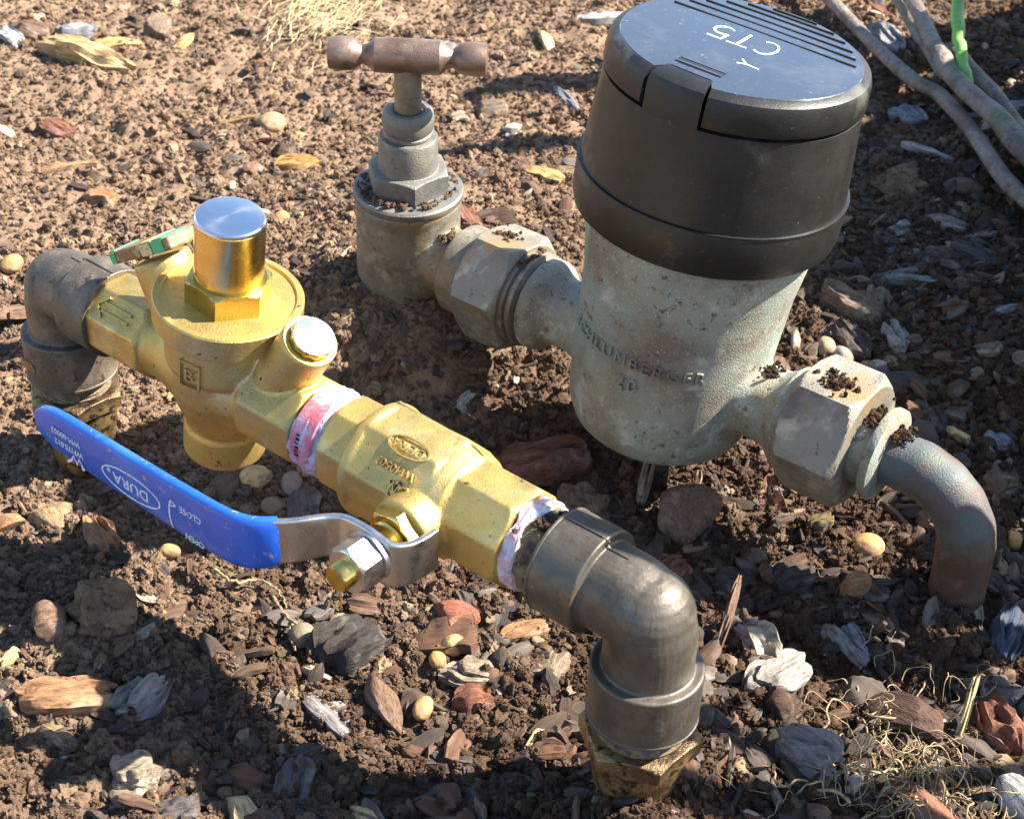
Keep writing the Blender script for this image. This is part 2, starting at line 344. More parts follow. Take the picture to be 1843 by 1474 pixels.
# ------------------------------------------------------------------ ground sheet
def axis_coords(lo, hi, step0, growth_lo, growth_hi, far):
    c = [lo]
    while c[-1] < hi: c.append(c[-1]+step0(c[-1]))
    s = step0(hi); up = [c[-1]]
    while up[-1] < far: s *= growth_hi; up.append(up[-1]+s)
    s = step0(lo); dn = [lo]
    while dn[-1] > -far: s *= growth_lo; dn.append(dn[-1]-s)
    return np.array(dn[:0:-1]+c+up[1:])
gx = axis_coords(-.42, .55, lambda v: .00165, 1.35, 1.35, 160)
gy = axis_coords(.20, 1.15, lambda v: .0013+.0024*max(0, v-.35), 1.35, 1.35, 160)
GX, GY = np.meshgrid(gx, gy)
GZ = ground_h(GX.ravel(), GY.ravel())
def grid_mesh(name, X, Y, Z):
    ny, nx = X.shape; nv = nx*ny; nf = (nx-1)*(ny-1)
    me = bpy.data.meshes.new(name); me.vertices.add(nv)
    me.vertices.foreach_set('co', np.stack([X.ravel(), Y.ravel(), Z.ravel()], 1).ravel())
    i = (np.arange(ny-1)[:, None]*nx+np.arange(nx-1)[None, :]).ravel()
    lv = np.stack([i, i+1, i+nx+1, i+nx], 1).ravel()
    me.loops.add(nf*4); me.loops.foreach_set('vertex_index', lv)
    me.polygons.add(nf); me.polygons.foreach_set('loop_start', np.arange(nf)*4)
    me.polygons.foreach_set('use_smooth', np.ones(nf, bool)); me.update(calc_edges=True); return me
gme = grid_mesh('ground', GX, GY, GZ); gme.materials.append(M['soil'])
ground = bpy.data.objects.new('ground', gme); COL.objects.link(ground); tag(ground, 'dug garden soil around the water pipes', None, None, 'structure')
ground['category'] = 'soil'

# ------------------------------------------------------------------ brass run
ZA = 84.
S0, S1 = 0., 270.5
def elbow_geo(sg):
    """elbow in (s,w,z) mm about its bend centre; horizontal arm runs along sg*s"""
    r = 13.8; g = Geo()
    # bend: quarter torus from horizontal arm to vertical arm with a rounded shoulder
    Rb = 9.; pts = [(sg*19, 0, 0), (sg*14, 0, 0)]
    for k in range(9):
        a = pi/2*k/8; pts.append((sg*(Rb-Rb*sin(a)), 0, -(Rb-Rb*cos(a))))
    pts += [(0, 0, -14), (0, 0, -24)]
    g.add(tube(pts, r, 40))
    s = lathe([(r*sin(k*pi/14), -r*cos(k*pi/14)) for k in range(1, 14)], 40).tf((sg*1.5, 0, -1.5)); g.add(s)
    g.add(lathe([(13, 0), (16.3, .1), (16.7, .6), (16.7, 15.6), (16.4, 16)], 64).tf((sg*18, 0, 0), (sg, 0, 0)))
    g.add(lathe([(13, 0), (16.7, .1), (17.1, .6), (17.1, 18.6), (16.8, 19)], 64).tf((0, 0, -20.5), (0, 0, -1)))
    return g
def make_elbow(s0, sg, label, mat):
    t = thing('pipe_elbow', label, 'pipe elbow', A((s0, 0, 44)), 'bronze pipe elbows')
    c = elbow_geo(sg); c = fuse(c, .42, 1); c.V += (s0, 0, ZA)
    body = obj('body', c, mat, t, A, ang=50)
    # raised mould seams and rims
    pts = [(sg*34.2, 0, 16.8), (sg*18.2, 0, 16.8), (sg*17.6, 0, 14.2), (sg*10, 0, 13.9)]
    seam = tube(smooth_path(pts, 8), .32, 6); seam.V += (s0, 0, ZA); obj('mould_seam', seam, mat, body, A)
    rim = lathe([(14.2, 0), (16.6, 0), (16.9, .3), (16.9, .9), (16.6, 1.2), (14.2, 1.2)], 64).tf((s0+sg*33.4, 0, ZA), (sg, 0, 0)); obj('rim', rim, mat, t, A)
    rim2 = lathe([(14.2, 0), (17, 0), (17.3, .3), (17.3, .9), (17, 1.2), (14.2, 1.2)], 64).tf((s0, 0, ZA-38.6), (0, 0, -1)); obj('rim', rim2, mat, t, A)
    return t
el1 = make_elbow(S0, 1, 'grey bronze pipe elbow nearest the camera, below the ball valve', M['elbow'])
el2 = make_elbow(S1, -1, 'dusty dark pipe elbow at the far left end of the brass run', M['elbow_dusty'])
plate = box(8.5, .8, 3.4); obj('cast_plate', plate.tf((S1+3, 17.0, ZA-31), (0, 0, 1)), M['brass_dirty'], el2, A, bev=.3)

def make_connector(s0, label):
    t = thing('pipe_connector', label, 'pipe connector', A((s0, 0, 0)), 'brass connectors under the elbows')
    obj('thread', lathe([(11, 27), (14.2, 34), (14.2, 36.5), (13.4, 37.2), (14.2, 37.9), (13.4, 38.7), (14.2, 39.5), (13.4, 40.3), (14.2, 41.1), (13.4, 41.9), (14, 42.7), (12.5, 47)], 56).tf((s0, 0, 0)), M['thread'], t, A, ang=60)
    obj('hex_flange', nut(6, 16.6, 30.8, 37.0, 1.6, phase=.42, chamfer=(0, 1)).tf((s0, 0, 0)), M['brass_dirty'], t, A, ang=22)
    obj('cone', lathe([(9, -30), (10, -4), (11.6, 2), (12.6, 11), (14.9, 25), (15.2, 31.3), (12, 31.4)], 56).tf((s0, 0, 0)), M['brass_dirty'], t, A, ang=50)
    return t
make_connector(S0, 'brass hex connector sinking into the soil under the front elbow')
make_connector(S1, 'brass hex connector in the soil under the far left elbow')

def octa(ap, z0, z1, ch=2.0, ph=pi/8): return nut(8, ap, z0, z1, ch, 96, ph)
# --- pressure reducing valve
prv = thing('pressure_valve', 'brass pressure reducing valve with a silver round cap on top', 'pressure valve', A((181, 0, 50)))
AX = np.array((-.1275, 0, .9918)); AC = np.array((179.3, 0, 84.))           # leaning vertical axis
def up(z): return AC+AX*((z-84.)/.9918)
g = Geo()
g.add(lathe([(13.2, 0), (14.4, .8), (14.6, 2), (14.6, 12), (13.8, 14), (14.5, 17), (17.5, 24), (18.6, 30), (18.6, 41), (20.6, 42), (21, 43.2), (21, 56), (21, 64)], 64).tf(up(51), AX))
g.add(octa(14.6, 210, 238).tf((0, 0, ZA), (1, 0, 0), (0, 0, 1)))
g.add(lathe([(13.2, 195), (13.2, 212)], 48).tf((0, 0, ZA), (1, 0, 0)))
g.add(lathe([(17.5, 178), (16.5, 190), (14, 200), (13.2, 206)], 48).tf((0, 0, ZA), (1, 0, 0)))
g.add(octa(15.0, 134, 160).tf((0, 0, ZA), (1, 0, 0), (0, 0, 1)))
g.add(lathe([(14.0, 156), (14.4, 162), (16.5, 170), (17.5, 182)], 48).tf((0, 0, ZA), (1, 0, 0)))
d1 = np.array((-.565, 0, .825)); f1 = np.array((137.2, 0, 115.8)); d2 = np.array((.5, 0, .866)); f2 = np.array((208.5, 0, 119.))
g.add(lathe([(10.2, -36), (9.6, -12), (9.4, -1), (8.9, 0)], 48).tf(f1, d1))
g.add(lathe([(11.2, -40), (10.6, -12), (10.0, -1), (9.5, 0)], 48).tf(f2, d2))
g.add(box(14, 5, 30).tf((158, 0, 98), (-.5, 0, .85)), box(12, 5, 24).tf((198, 0, 100), (.4, 0, .9)))
body = obj('body', fuse(g, .6, 5), M['brass_cast'], prv, A, ang=45)
fl = lathe([(20, -9.2), (24.3, -9.2), (25, -8.4), (25, -.6), (24.5, 0), (22.6, 0), (22.2, -.9), (13, -.9)], 80).tf(up(117.6), AX)
obj('flange', fl, M['brass_cast'], prv, A, ang=35)
capnut = nut(6, 12.6, -1, 8.6, 1.3, phase=0., chamfer=(0, 1)).tf(up(117), AX); obj('cap_nut', capnut, M['brass'], prv, A, ang=22)
capb = lathe([(11.5, 0), (11.5, 27.8)], 72).tf(up(119), AX); cap = obj('cap', capb, M['brass'], prv, A, ang=40)
obj('cap_top', lathe([(11.5, 0), (11.6, .3), (11.4, 1.3), (10.9, 1.9), (10.4, 2.05), (5, 2.25), (.01, 2.3)], 72).tf(up(146.6), AX), M['chrome'], cap, A, ang=28)
pl = obj('plug', nut(12, 7.2, -2.5, 3.4, .9, 72, chamfer=(0, 1)).tf(f1, d1), M['brass'], prv, A, ang=25)
obj('plug_face', lathe([(7.15, 0), (6.9, .35), (3, .5), (.01, .55)], 60).tf(f1+d1*3.3, d1), M['chrome'], pl, A, ang=30)
obj('boss_ring', lathe([(7.6, -.3), (9.1, -.3), (9.25, .1), (9.0, .45), (7.8, .45), (7.6, .1)], 56).tf(f1, d1), M['brass_cast'], prv, A)
TG = np.array((-.866, 0, .5)); tc0 = f2+d2*3.2+np.array((2., 0, 0))
tagp = obj('tag', box(37, 12, 4.6).tf(tc0, d2, TG), M['tag'], prv, A, bev=.7, label='brown tag with pale and green squares')
def tagprint(x, w, m): obj('tag_print', Geo().add(box(w, .5, 4.0).tf(tc0+TG*x+np.array((0, 6.05, 0)), d2, TG), box(w, 11, .5).tf(tc0+TG*x+d2*2.35, d2, TG)), m, tagp, A)
tagprint(4.5, 6.5, M['tag_pale']); tagprint(12, 6.5, M['green']); tagprint(-17, 3, M['green'])
# cast marks
lg = Geo().add(text('B', 7, 1.4), ); fr = Geo()
for (x, y, w, h) in ((0, 5, 8, .8), (0, -5, 8, .8), (-3.7, 0, .8, 10), (3.7, 0, .8, 10)): lg.add(box(w, h, 1.4).tf((x, y, 0)))
lg = on_cyl(lg, 21.3, radians(102)); lg.tf(up(97), AX, (1, 0, 0)); obj('cast_mark', lg, M['brass_cast'], prv, A)
ar = Geo().add(box(14, .9, 1.2).tf((2, 1.6, 0)), box(14, .9, 1.2).tf((2, -1.6, 0)), box(6, .9, 1.2).tf((-6, 1.9, 0), (0, 0, 1), (.75, .66, 0)), box(6, .9, 1.2).tf((-6, -1.9, 0), (0, 0, 1), (.75, -.66, 0)))
ar.tf((225, 10.4, ZA+10.4), (0, .72, .70), (-1, 0, 0)); obj('cast_arrow', ar, M['brass_cast'], prv, A)
# threaded ends with tape
nip = thing('threaded_nipple', 'short threaded nipple stained purple between the left elbow and the pressure valve', 'pipe nipple', A((241, 0, ZA-11)), 'threaded nipples of the brass run')
obj('thread', lathe([(11, 231)]+[(13.2-(i % 2)*.9, 236+i*.8) for i in range(13)]+[(11, 247)], 48).tf((0, 0, ZA), (1, 0, 0)), M['purple'], nip, A, ang=60)
def tape_geo(s0, s1, r, seed, lip):
    n = 60; t = np.arange(n)*2*pi/n; rows = []
    for k in range(13):
        u = k/12; s = s0+(s1-s0)*u
        wv = 1.6*(vnoise(t*3/2/pi*4, np.full(n, seed), seed)-.5)*(2*u-1)*2
        rr = r+lip*(vnoise(t*5, np.full(n, u*6), seed+3)-.5)*1.3+.5*sin(pi*u)
        if k in (0, 12): rr = rr-1.4
        rows.append(np.stack([rr*np.cos(t), rr*np.sin(t), s+wv], 1))
    return rings(rows)
tn = thing('threaded_nipple', 'pink and white taped thread between pressure valve and ball valve', 'pipe nipple', A((128, 0, ZA-14)), 'threaded nipples of the brass run')
obj('tape_wrap', tape_geo(120.3, 135.4, 14.7, 4, 1.5).tf((0, 0, ZA), (1, 0, 0)), M['tape'], tn, A, ang=60)
nn = 14; tt = np.linspace(radians(-58), radians(38), nn); rows = []
for i, q in enumerate(tt):
    w = 4.6 if i > 2 else 1.2+i*1.3
    rows.append(np.array([(15.5*cos(q), 15.5*sin(q), 128-w), (15.9*cos(q), 15.9*sin(q), 128-w*.9), (15.9*cos(q), 15.9*sin(q), 128+w*.9), (15.5*cos(q), 15.5*sin(q), 128+w)]))
rt = rings(rows).tf((0, 0, ZA), (1, 0, 0), (0, .72, .69)); red = obj('red_tape', rt, M['tape_red'], tn, A, label='red printed strip of thread tape')
ink = Geo()
for i_, (w_, h_) in enumerate(((1.0, 1.5), (.5, 1.5), (1.1, 1.3), (.6, 1.5), (1.0, 1.5), (.8, 1.2))): ink.add(box(w_, h_, .15).tf((i_*1.45-3.6, .2*(i_ % 2), 0)))
ink = on_cyl(ink, 16.05, 0.); obj('print', ink.tf((129.2, 0, ZA), (1, 0, 0), (0, .98, .2)), M['ink'], red, A)
tn2 = thing('threaded_nipple', 'dirty taped thread between the ball valve and the front elbow', 'pipe nipple', A((39, 0, ZA-14)), 'threaded nipples of the brass run')
obj('thread', nut(12, 13.4, 30, 45, 1., 72).tf((0, 0, ZA), (1, 0, 0)), M['thread'], tn2, A, ang=40)
obj('tape_wrap', tape_geo(41.2, 47.2, 14.4, 9, 1.0).tf((0, 0, ZA), (1, 0, 0)), M['tape'], tn2, A, ang=60)

# --- ball valve
bv = thing('ball_valve', 'brass ball valve with a blue lever handle', 'ball valve', A((88, 0, ZA-19)))
g = Geo()
g.add(octa(15.6, 104, 121.5, 2.2).tf((0, 0, ZA), (1, 0, 0), (0, 0, 1)))
g.add(lathe([(16.5, 103.5), (19.2, 104.2), (19.8, 105.2), (19.8, 107.5), (19, 108.6), (16, 109)], 72).tf((0, 0, ZA), (1, 0, 0)))
g.add(nut(8, 18.6, 76, 106, 1.5, 96, pi/8, chamfer=(0, 0)).tf((0, 0, ZA), (1, 0, 0), (0, 0, 1)))
g.add(lathe([(17.4, 70), (18.6, 74), (19.0, 82), (18.8, 90), (18.9, 106)], 72).tf((0, 0, ZA), (1, 0, 0)))
g.add(lathe([(16.2, 69), (17.6, 70), (17.6, 72.4), (16, 73.5)], 72).tf((0, 0, ZA), (1, 0, 0)))
g.add(octa(15.8, 46.5, 71, 2.4).tf((0, 0, ZA), (1, 0, 0), (0, 0, 1)))
g.add(lathe([(12.5, 8), (11.6, 17), (11.2, 22.4), (10.6, 23.2)], 56).tf((77.5, 0, ZA), (0, 1, 0)))
obj('body', fuse(g, .55, 3), M['brass_cast'], bv, A, ang=40)
def on_valve(gm, s, phi, R=19.75):
    N = np.array((0, sin(phi), cos(phi))); x = np.array((1., 0, 0)); return gm.tf(np.array((s, 0, ZA))+N*R, N, x)
obj('cast_mark', on_valve(Geo().add(text('DURA', 4.6, .9), ellipse_ring(8.2, 3.6, .6, .9)), 88, radians(22)), M['brass_cast'], bv, A)
obj('cast_mark', on_valve(text('WM0507', 3.9, .9, 1.05), 88, radians(44)), M['brass_cast'], bv, A)
obj('cast_mark', on_valve(Geo().add(text('W', 5.2, .9), box(2, .7, .9).tf((-3.6, -1.4, 0))), 85, radians(59)), M['brass_cast'], bv, A)
pl_ = [(121, 15.9), (108.5, 16.1), (106.5, 20.0), (103, 19.9), (84, 19.4), (75, 19.0), (70.5, 17.8), (68, 16.2), (48, 16.1)]; ph_ = radians(-24)
obj('parting_line', tube(smooth_path([(q_, sin(ph_)*R_, ZA+cos(ph_)*R_) for q_, R_ in pl_], 50), .55, 8), M['brass_cast'], bv, A)
stem = obj('stem', lathe([(7.2, 20), (7.2, 25.8), (6.2, 26.2), (7.0, 26.9), (6.2, 27.6), (7.0, 28.3), (6.2, 29.0), (7.0, 29.8), (4.4, 30), (4.4, 50.2), (3.9, 50.8)], 48).tf((77.5, 0, ZA), (0, 1, 0)), M['brass'], bv, A, ang=50)
obj('gland_nut', nut(6, 8.6, 22.5, 27.5, 1., 72, .3).tf((77.5, 0, ZA), (0, 1, 0)), M['brass'], stem, A, ang=22)
obj('washer', lathe([(4.5, 36.2), (8.4, 36.2), (8.4, 37.6), (4.5, 37.6)], 48).tf((77.5, 0, ZA), (0, 1, 0)), M['steel'], bv, A)
obj('lever_nut', nut(6, 7.1, 37.6, 46.2, 1.0, 72, .55).tf((77.5, 0, ZA), (0, 1, 0)), M['steel'], bv, A, ang=22)
def strap(path, ht, hw, zc, n=20, sq=5.0):
    """flat bar swept along a path in the (s,w) plane, broad side upright"""
    P = np.asarray(path, float); m = len(P); T = np.gradient(P, axis=0); T /= np.linalg.norm(T, axis=1)[:, None]
    t = np.arange(n)*2*pi/n+pi/n; cx = np.sign(np.cos(t))*np.abs(np.cos(t))**(2/sq); cz = np.sign(np.sin(t))*np.abs(np.sin(t))**(2/sq); rows = []
    for i in range(m):
        N = np.array((-T[i, 1], T[i, 0])); h = hw[i]; k = ht[i] if not np.isscalar(ht) else ht
        rows.append(np.stack([P[i, 0]+N[0]*cx*k, P[i, 1]+N[1]*cx*k, zc[i]+cz*h], 1))
    return rings(rows)
pth = smooth_path([(66.0, 20), (66.2, 25), (67.2, 30), (70.0, 34), (75, 35), (83, 35), (88.5, 35.6), (92.5, 38.5), (95.5, 43), (99, 48), (103.5, 52.4), (109, 56), (116, 57.6), (126, 58)], 70)
hw = np.interp(pth[:, 0], [66, 72, 78, 86, 93, 100, 110], [7.5, 8.5, 9.2, 8.4, 7.6, 8.2, 9]); zc = np.interp(pth[:, 0], [66, 78, 95, 126], [ZA-1, ZA, ZA+1.2, ZA+.5])
lever = obj('lever', strap(pth, 1.25, hw, zc, 24, 9), M['steel'], bv, A, ang=40)
pth = smooth_path([(101.8, 50.0), (103.6, 52.4), (106, 54.6), (109.5, 56.4), (116, 57.8), (135, 58.2), (165, 58.0), (190, 57.6), (203, 57.4), (207.4, 57.4), (208.6, 57.4)], 90)
hw = np.interp(pth[:, 0], [101, 105, 112, 130, 170, 192, 199, 203.5, 206.8, 208.6], [9.0, 9.6, 10.0, 9.7, 9.0, 8.4, 7.7, 6.3, 3.9, .8]); ht = np.interp(pth[:, 0], [101, 103, 110, 200, 206, 208.6], [2.0, 2.4, 2.8, 2.8, 2.3, .7])
zc = np.interp(pth[:, 0], [97, 110, 208], [ZA+1.0, ZA+.3, ZA-1.0])
grip = obj('grip', strap(pth, ht, hw, zc, 32, 3.0), M['blue'], lever, A, ang=50, label='blue vinyl grip with white lettering')
def on_grip(gm, s, dz=0.): return gm.tf((s, 58.0+2.85+(.15 if s < 165 else -.1), ZA-.4+dz), (0.001, 1, 0), (1, 0, 0))
def stroke(pts, r_=.42): return tube([(x_, y_, 0) for x_, y_ in pts], r_, 6, .35)
def wmark(k): return Geo().add(stroke([(-3.2*k, 1.0*k), (-1.8*k, -1.6*k), (-.4*k, 1.4*k), (1.0*k, -1.6*k), (2.2*k, .8*k), (4.6*k, 2.6*k)], .5*k), box(1.3*k, 1.2*k, .3).tf((-3.4*k, 1.6*k, 0)))
obj('print', on_grip(Geo().add(text('DURA', 5.6, .25, 1.0, 1.12), text('\u00ae', 2.4, .25).tf((10.4, -1.6, 0)), ellipse_ring(14, 4.9, .55, .25)), 156.5, -.8), M['white'], grip, A)
obj('print', on_grip(wmark(1.0), 184.5, -5.2), M['white'], grip, A)
obj('print', on_grip(text('WMTS.012', 3.1, .25), 187.5, -1.6), M['white'], grip, A)
obj('print', on_grip(text('WM-00003', 3.1, .25), 188.5, 2.4), M['white'], grip, A)
obj('print', Geo().add(on_grip(text('CLOSE', 3.3, .25), 128.5, 3.0), on_grip(text('OPEN', 3.3, .25), 127.5, -6.4)), M['white'], grip, A)
arc = on_grip(Geo().add(stroke([(2.4*cos(q)-.4, 6.0*sin(q)) for q in np.linspace(-1.15, 1.05, 14)], .38), stroke([(-1.4, -4.2), (.6, -5.6), (1.2, -3.2), (-1.4, -4.2)], .3)), 136.5, -1.4)
obj('print', arc, M['white'], grip, A)

# ------------------------------------------------------------------ meter run
ZB = 50.
TX = np.array((.055*.596+.006, -.055*.8, 1.)); TX /= np.linalg.norm(TX)          # the tap leans slightly to the camera
tap = thing('stop_tap', 'weathered brass stop tap with a brown T-bar handle', 'tap', B((0, 0, 15)))
def tup(z): return np.array((0, 0, 50.))+TX*(z-50)
g = Geo()
g.add(lathe([(17, -22), (19.5, -12), (21.5, -4), (22.6, 6), (22.4, 36), (22.6, 38), (22.8, 40), (22.8, 42), (21.5, 42.5)], 72).tf(tup(33), TX))
g.add(lathe([(15.5, 5), (14.5, 22), (15.2, 28), (17, 31)], 56).tf((0, 0, ZB), (1, 0, 0)))
g.add(lathe([(17.5, 30), (19.5, 31.4), (19.5, 42), (18, 43)], 64).tf((0, 0, ZB), (1, 0, 0)))
obj('body', fuse(g, .75, 5), M['tap'], tap, B, ang=45)
obj('collar', lathe([(21, 0), (23.2, .5), (23.6, 1.4), (23.6, 3.2), (22.8, 4.2), (20, 4.6), (14, 4.8)], 72).tf(tup(75), TX), M['tap_grey'], tap, B, ang=35)
obj('bonnet_hex', nut(6, 15.6, 64.2, 74, 1.4, 96, .35, chamfer=(0, 1)).tf(tup(15), TX), M['tap_grey'], tap, B, ang=22, bev=.6)
obj('bonnet', lathe([(14, 73), (12.7, 74.2), (12.5, 75.4), (12.5, 87.5), (11.8, 88.6), (9.8, 89)], 56).tf(tup(15), TX), M['tap_grey'], tap, B, ang=35)
obj('gland', lathe([(9.5, 88.5), (10.3, 89.4), (10.3, 90.4), (9.7, 91), (10.3, 91.8), (10.6, 93), (11, 96), (10.4, 99.4), (9.2, 100.6), (7.4, 100.8), (6.6, 99.6)], 48).tf(tup(15), TX), M['tap_grey'], tap, B, ang=35)
sp = obj('spindle', lathe([(5.6, 98), (5.6, 121)], 40).tf(tup(15), TX), M['tap'], tap, B)
hx = np.array((.80, .59, 0)); hx /= np.linalg.norm(hx)                        # bar runs across the picture
bar = lathe([(5.4, -32), (7.4, -31.4), (8.2, -27.5), (7.8, -22.5), (6.8, -20.5), (4.6, -18.2), (5.6, -15.6), (7.9, -13.6), (8.3, -13), (8.5, 0), (8.3, 13), (7.9, 13.6), (5.6, 15.6), (4.6, 18.2), (6.8, 20.5), (7.8, 22.5), (8.2, 27.5), (7.4, 31.4), (5.4, 32)], 48)
obj('handle_bar', (lambda b_: (b_.V.__imul__((.84, .84, 1)), b_)[1])(bar).tf(tup(139), hx), M['handle_bronze'], sp, B, ang=28)

un = thing('pipe_union', 'weathered hexagonal union nut joining the tap to the meter', 'union nut', B((48, 0, ZB-22)), 'hexagonal union nuts of the meter')
obj('nut', nut(6, 22.3, 42.5, 65.5, 3.2, 96, .12).tf((0, 0, ZB), (1, 0, 0), (0, -.25, .97)), M['nut'], un, B, ang=20, bev=.6)
obj('backing_ring', lathe([(16, 64.5), (20.2, 65.5), (20.2, 67.2), (18.6, 67.6), (18.6, 68.8), (20.2, 69.2), (20.2, 71), (18, 71.6), (16, 73)], 64).tf((0, 0, ZB), (1, 0, 0)), M['nut'], un, B, ang=40)

mt = thing('water_meter', 'round water meter with black plastic cap and green-grey metal body', 'water meter', B((136.2, 0, 10)))
lean = radians(5.6)
mz = np.array((sin(lean), 0, cos(lean)))            # world lean of the meter axis
mzB = np.array((mz@B.R[0], mz@B.R[1], mz[2]))       # in B
MC = np.array((136.2, 0, ZB))
def mup(h): return MC+mzB*h
mxw = np.array((cos(lean), 0, -sin(lean))); mxB = np.array((mxw@B.R[0], mxw@B.R[1], mxw[2]))
g = Geo()
g.add(lathe([(10, -33), (22, -32.6), (29, -30.8), (34, -26.6), (36.8, -20), (37.8, -12), (38.4, 0), (39.2, 20), (40.4, 40), (42.6, 56), (43.0, 68)], 96).tf(MC, mzB, mxB))
g.add(lathe([(19.4, 72.5), (19.6, 77), (18.4, 79), (14.6, 83), (14, 88), (14.5, 94), (18, 104)], 64).tf((0, 0, ZB), (1, 0, 0)))
g.add(lathe([(22, 150), (17, 168), (14.6, 178), (15.2, 186), (18, 190), (19.6, 191), (19.6, 196.5), (16, 199)], 64).tf((0, 0, ZB-1), (1, 0, 0)))
obj('body', fuse(g, .95, 7), M['verdigris'], mt, B, ang=50)
fcam = atan2(*( (lambda v: (v@np.cross(mz, mxw), v@mxw))(np.array((-.0611, -.5174, 0))) ))   # angle that faces the camera
tx = on_cyl(text('SCHLUMBERGER', 7.2, 1.1, 1.25), 39.7, fcam-.48); tx.tf(mup(18), mzB, mxB); obj('cast_lettering', tx, M['verdigris'], mt, B, label='raised maker lettering')
tx = on_cyl(text('20', 8.0, 1.6, 1.25), 39.3, fcam-.42); tx.tf(mup(8.5), mzB, mxB); obj('cast_lettering', tx, M['verdigris'], mt, B)
cap = obj('cap', lathe([(40, 65), (47.4, 65.5), (48.8, 66.8), (49.6, 70), (49.9, 82.2), (49.5, 83.2), (49.0, 83.4), (48.6, 87), (46.0, 117.6), (44, 118.2), (40, 118.4)], 112).tf(MC, mzB, mxB), M['black'], mt, B, ang=30)
obj('cap_seam', lathe([(49.2, 82.9), (50.1, 83.0), (50.1, 83.6), (48.9, 83.7)], 112).tf(MC, mzB, mxB), M['black'], cap, B)
# hinged lid with a gap for the hinge block, grooves and painted mark; lid plane axes u,v
ha = radians(-124)
n = 132; t = np.arange(n)*2*pi/n
def wrap(a): return (a+pi) % (2*pi)-pi
gap = np.abs(wrap(t-ha)) < .25
prof = [(38, 118.6), (45.5, 118.6), (46.4, 119.2), (46.7, 120.4), (46.4, 127.4), (45.6, 129.6), (43.2, 131.2), (42.4, 131.4), (20, 131.5)]
rows = []
for r, z in prof:
    cut = 36.2/np.cos(np.clip(wrap(t-ha), -.6, .6)); rr = np.where(gap, np.minimum(r, cut), r)
    rows.append(np.stack([rr*np.cos(t), rr*np.sin(t), np.full(n, z)], 1))
lid = obj('lid', rings(rows).tf(MC, mzB, mxB), M['black'], mt, B, ang=30)
rows = []
for r, z in ((42.9, 131.2), (42.5, 131.62), (20, 131.9), (4, 131.95)):
    cut = 35.4/np.cos(np.clip(wrap(t-ha), -.6, .6)); rr = np.where(gap, np.minimum(r, cut), r)
    rows.append(np.stack([rr*np.cos(t), rr*np.sin(t), np.full(n, z)], 1))
obj('lid_face', rings(rows).tf(MC, mzB, mxB), M['lid'], lid, B, ang=30)
rows = []
hb = np.linspace(-.232, .232, 14)
for r, z in ((37.2, 117), (46.1, 117), (46.2, 127.6), (45.2, 130.2), (42.8, 131.4), (37.2, 131.8)):
    o_ = np.stack([r*np.cos(ha+hb), r*np.sin(ha+hb), np.full(14, z)], 1); rows.append(o_)
R_ = np.array(rows); hg = rings([R_[:, i, :] for i in range(14)]); obj('hinge_block', hg.tf(MC, mzB, mxB), M['black'], mt, B, ang=30)
e1 = np.array((cos(radians(-32)), sin(radians(-32)))); e2 = np.array((cos(ha), sin(ha)))
def lidpt(a, b): return np.array((-e1[0]*a*-1+e2[0]*b, -e1[1]*a*-1+e2[1]*b))
def on_lid(gm, a, b, z=132.0):
    """a along the grooves, b towards the hinge; text reads from the far side"""
    c = e1*a+e2*b; gm.tf((c[0], c[1], z), (0, 0, 1), (-e1[0], -e1[1], 0)); return gm.tf(MC, mzB, mxB)
for b_ in (-15.5, -21.5, -27.0, -32.5, -37.0, -40.5):
    hl = sqrt(max(42.0**2-b_**2, 4))-2.0
    obj('groove_ridge', on_lid(box(2*hl*.97, .75, .7), 2.0*0, b_, 131.75), M['ink'], lid, B)
ct = Geo()
ct.add(stroke([(-10.5+4.6*cos(q), 7.2*sin(q)) for q in np.linspace(radians(52), radians(308), 20)], .62), stroke([(-4.6, 7), (4.6, 7)], .55), stroke([(0, 7), (0, -7.2)], .72),
       stroke([(13.6, 7), (7.4, 7), (6.9, .9)]+[(10.2+4.2*cos(q), -2.4+4.4*sin(q)) for q in np.linspace(radians(130), radians(-140), 16)], .75))
ct.V *= (.84, .84, 1)
obj('painted_mark', on_lid(ct, -1.5, -3.5, 132.0), M['chalk'], lid, B, label='hand-painted white mark')
obj('paint_scuff', on_lid(Geo().add(stroke([(-14, 12), (-9, 11.5), (-6, 13)], .5), stroke([(-9, 11.5), (-7, 9.5), (-6, 8.5)], .45)), 0, 3.5, 132.0), M['chalk'], lid, B)
sl = obj('hinge_slot', on_lid(box(17.5, 5.2, .5), 0, 29.0, 131.65), M['ink'], lid, B)
obj('slot_bar', on_lid(box(17, 1.2, .5), 0, 27.3, 131.85), M['lid'], sl, B)
obj('slot_bar', on_lid(box(17, 1.0, .5), 0, 30.8, 131.85), M['lid'], sl, B)

un2 = thing('pipe_union', 'soil-dusted hexagonal union nut between the meter and the copper pipe', 'union nut', B((208, 0, ZB-22)), 'hexagonal union nuts of the meter')
obj('nut', nut(6, 23.2, 196, 222, 3.4, 96, .18).tf((0, 0, ZB), (1, 0, 0), (0, -.35, .94)), M['nut'], un2, B, ang=20, bev=.6)
obj('ferrule', lathe([(11, 220), (14.4, 221.6), (14.2, 227.5), (17.2, 228), (17.8, 229), (17.6, 231.5), (15.5, 232.4), (11, 232.8)], 64).tf((0, 0, ZB), (1, 0, 0)), M['verdigris'], un2, B, ang=40)
cp = thing('copper_pipe', 'patinated copper pipe bending down into the soil', 'copper pipe', B((267, 0, 0)))
pts = [(228, 0, ZB), (234, 0, ZB), (240, 0, ZB)]
for k in range(1, 13):
    a_ = pi/2*k/12; pts.append((240+27*sin(a_), 1.5*sin(a_), ZB-27*(1-cos(a_))))
pts += [(267.5, 1.5, 12), (267.8, 1.5, -6), (268, 1.5, -35)]
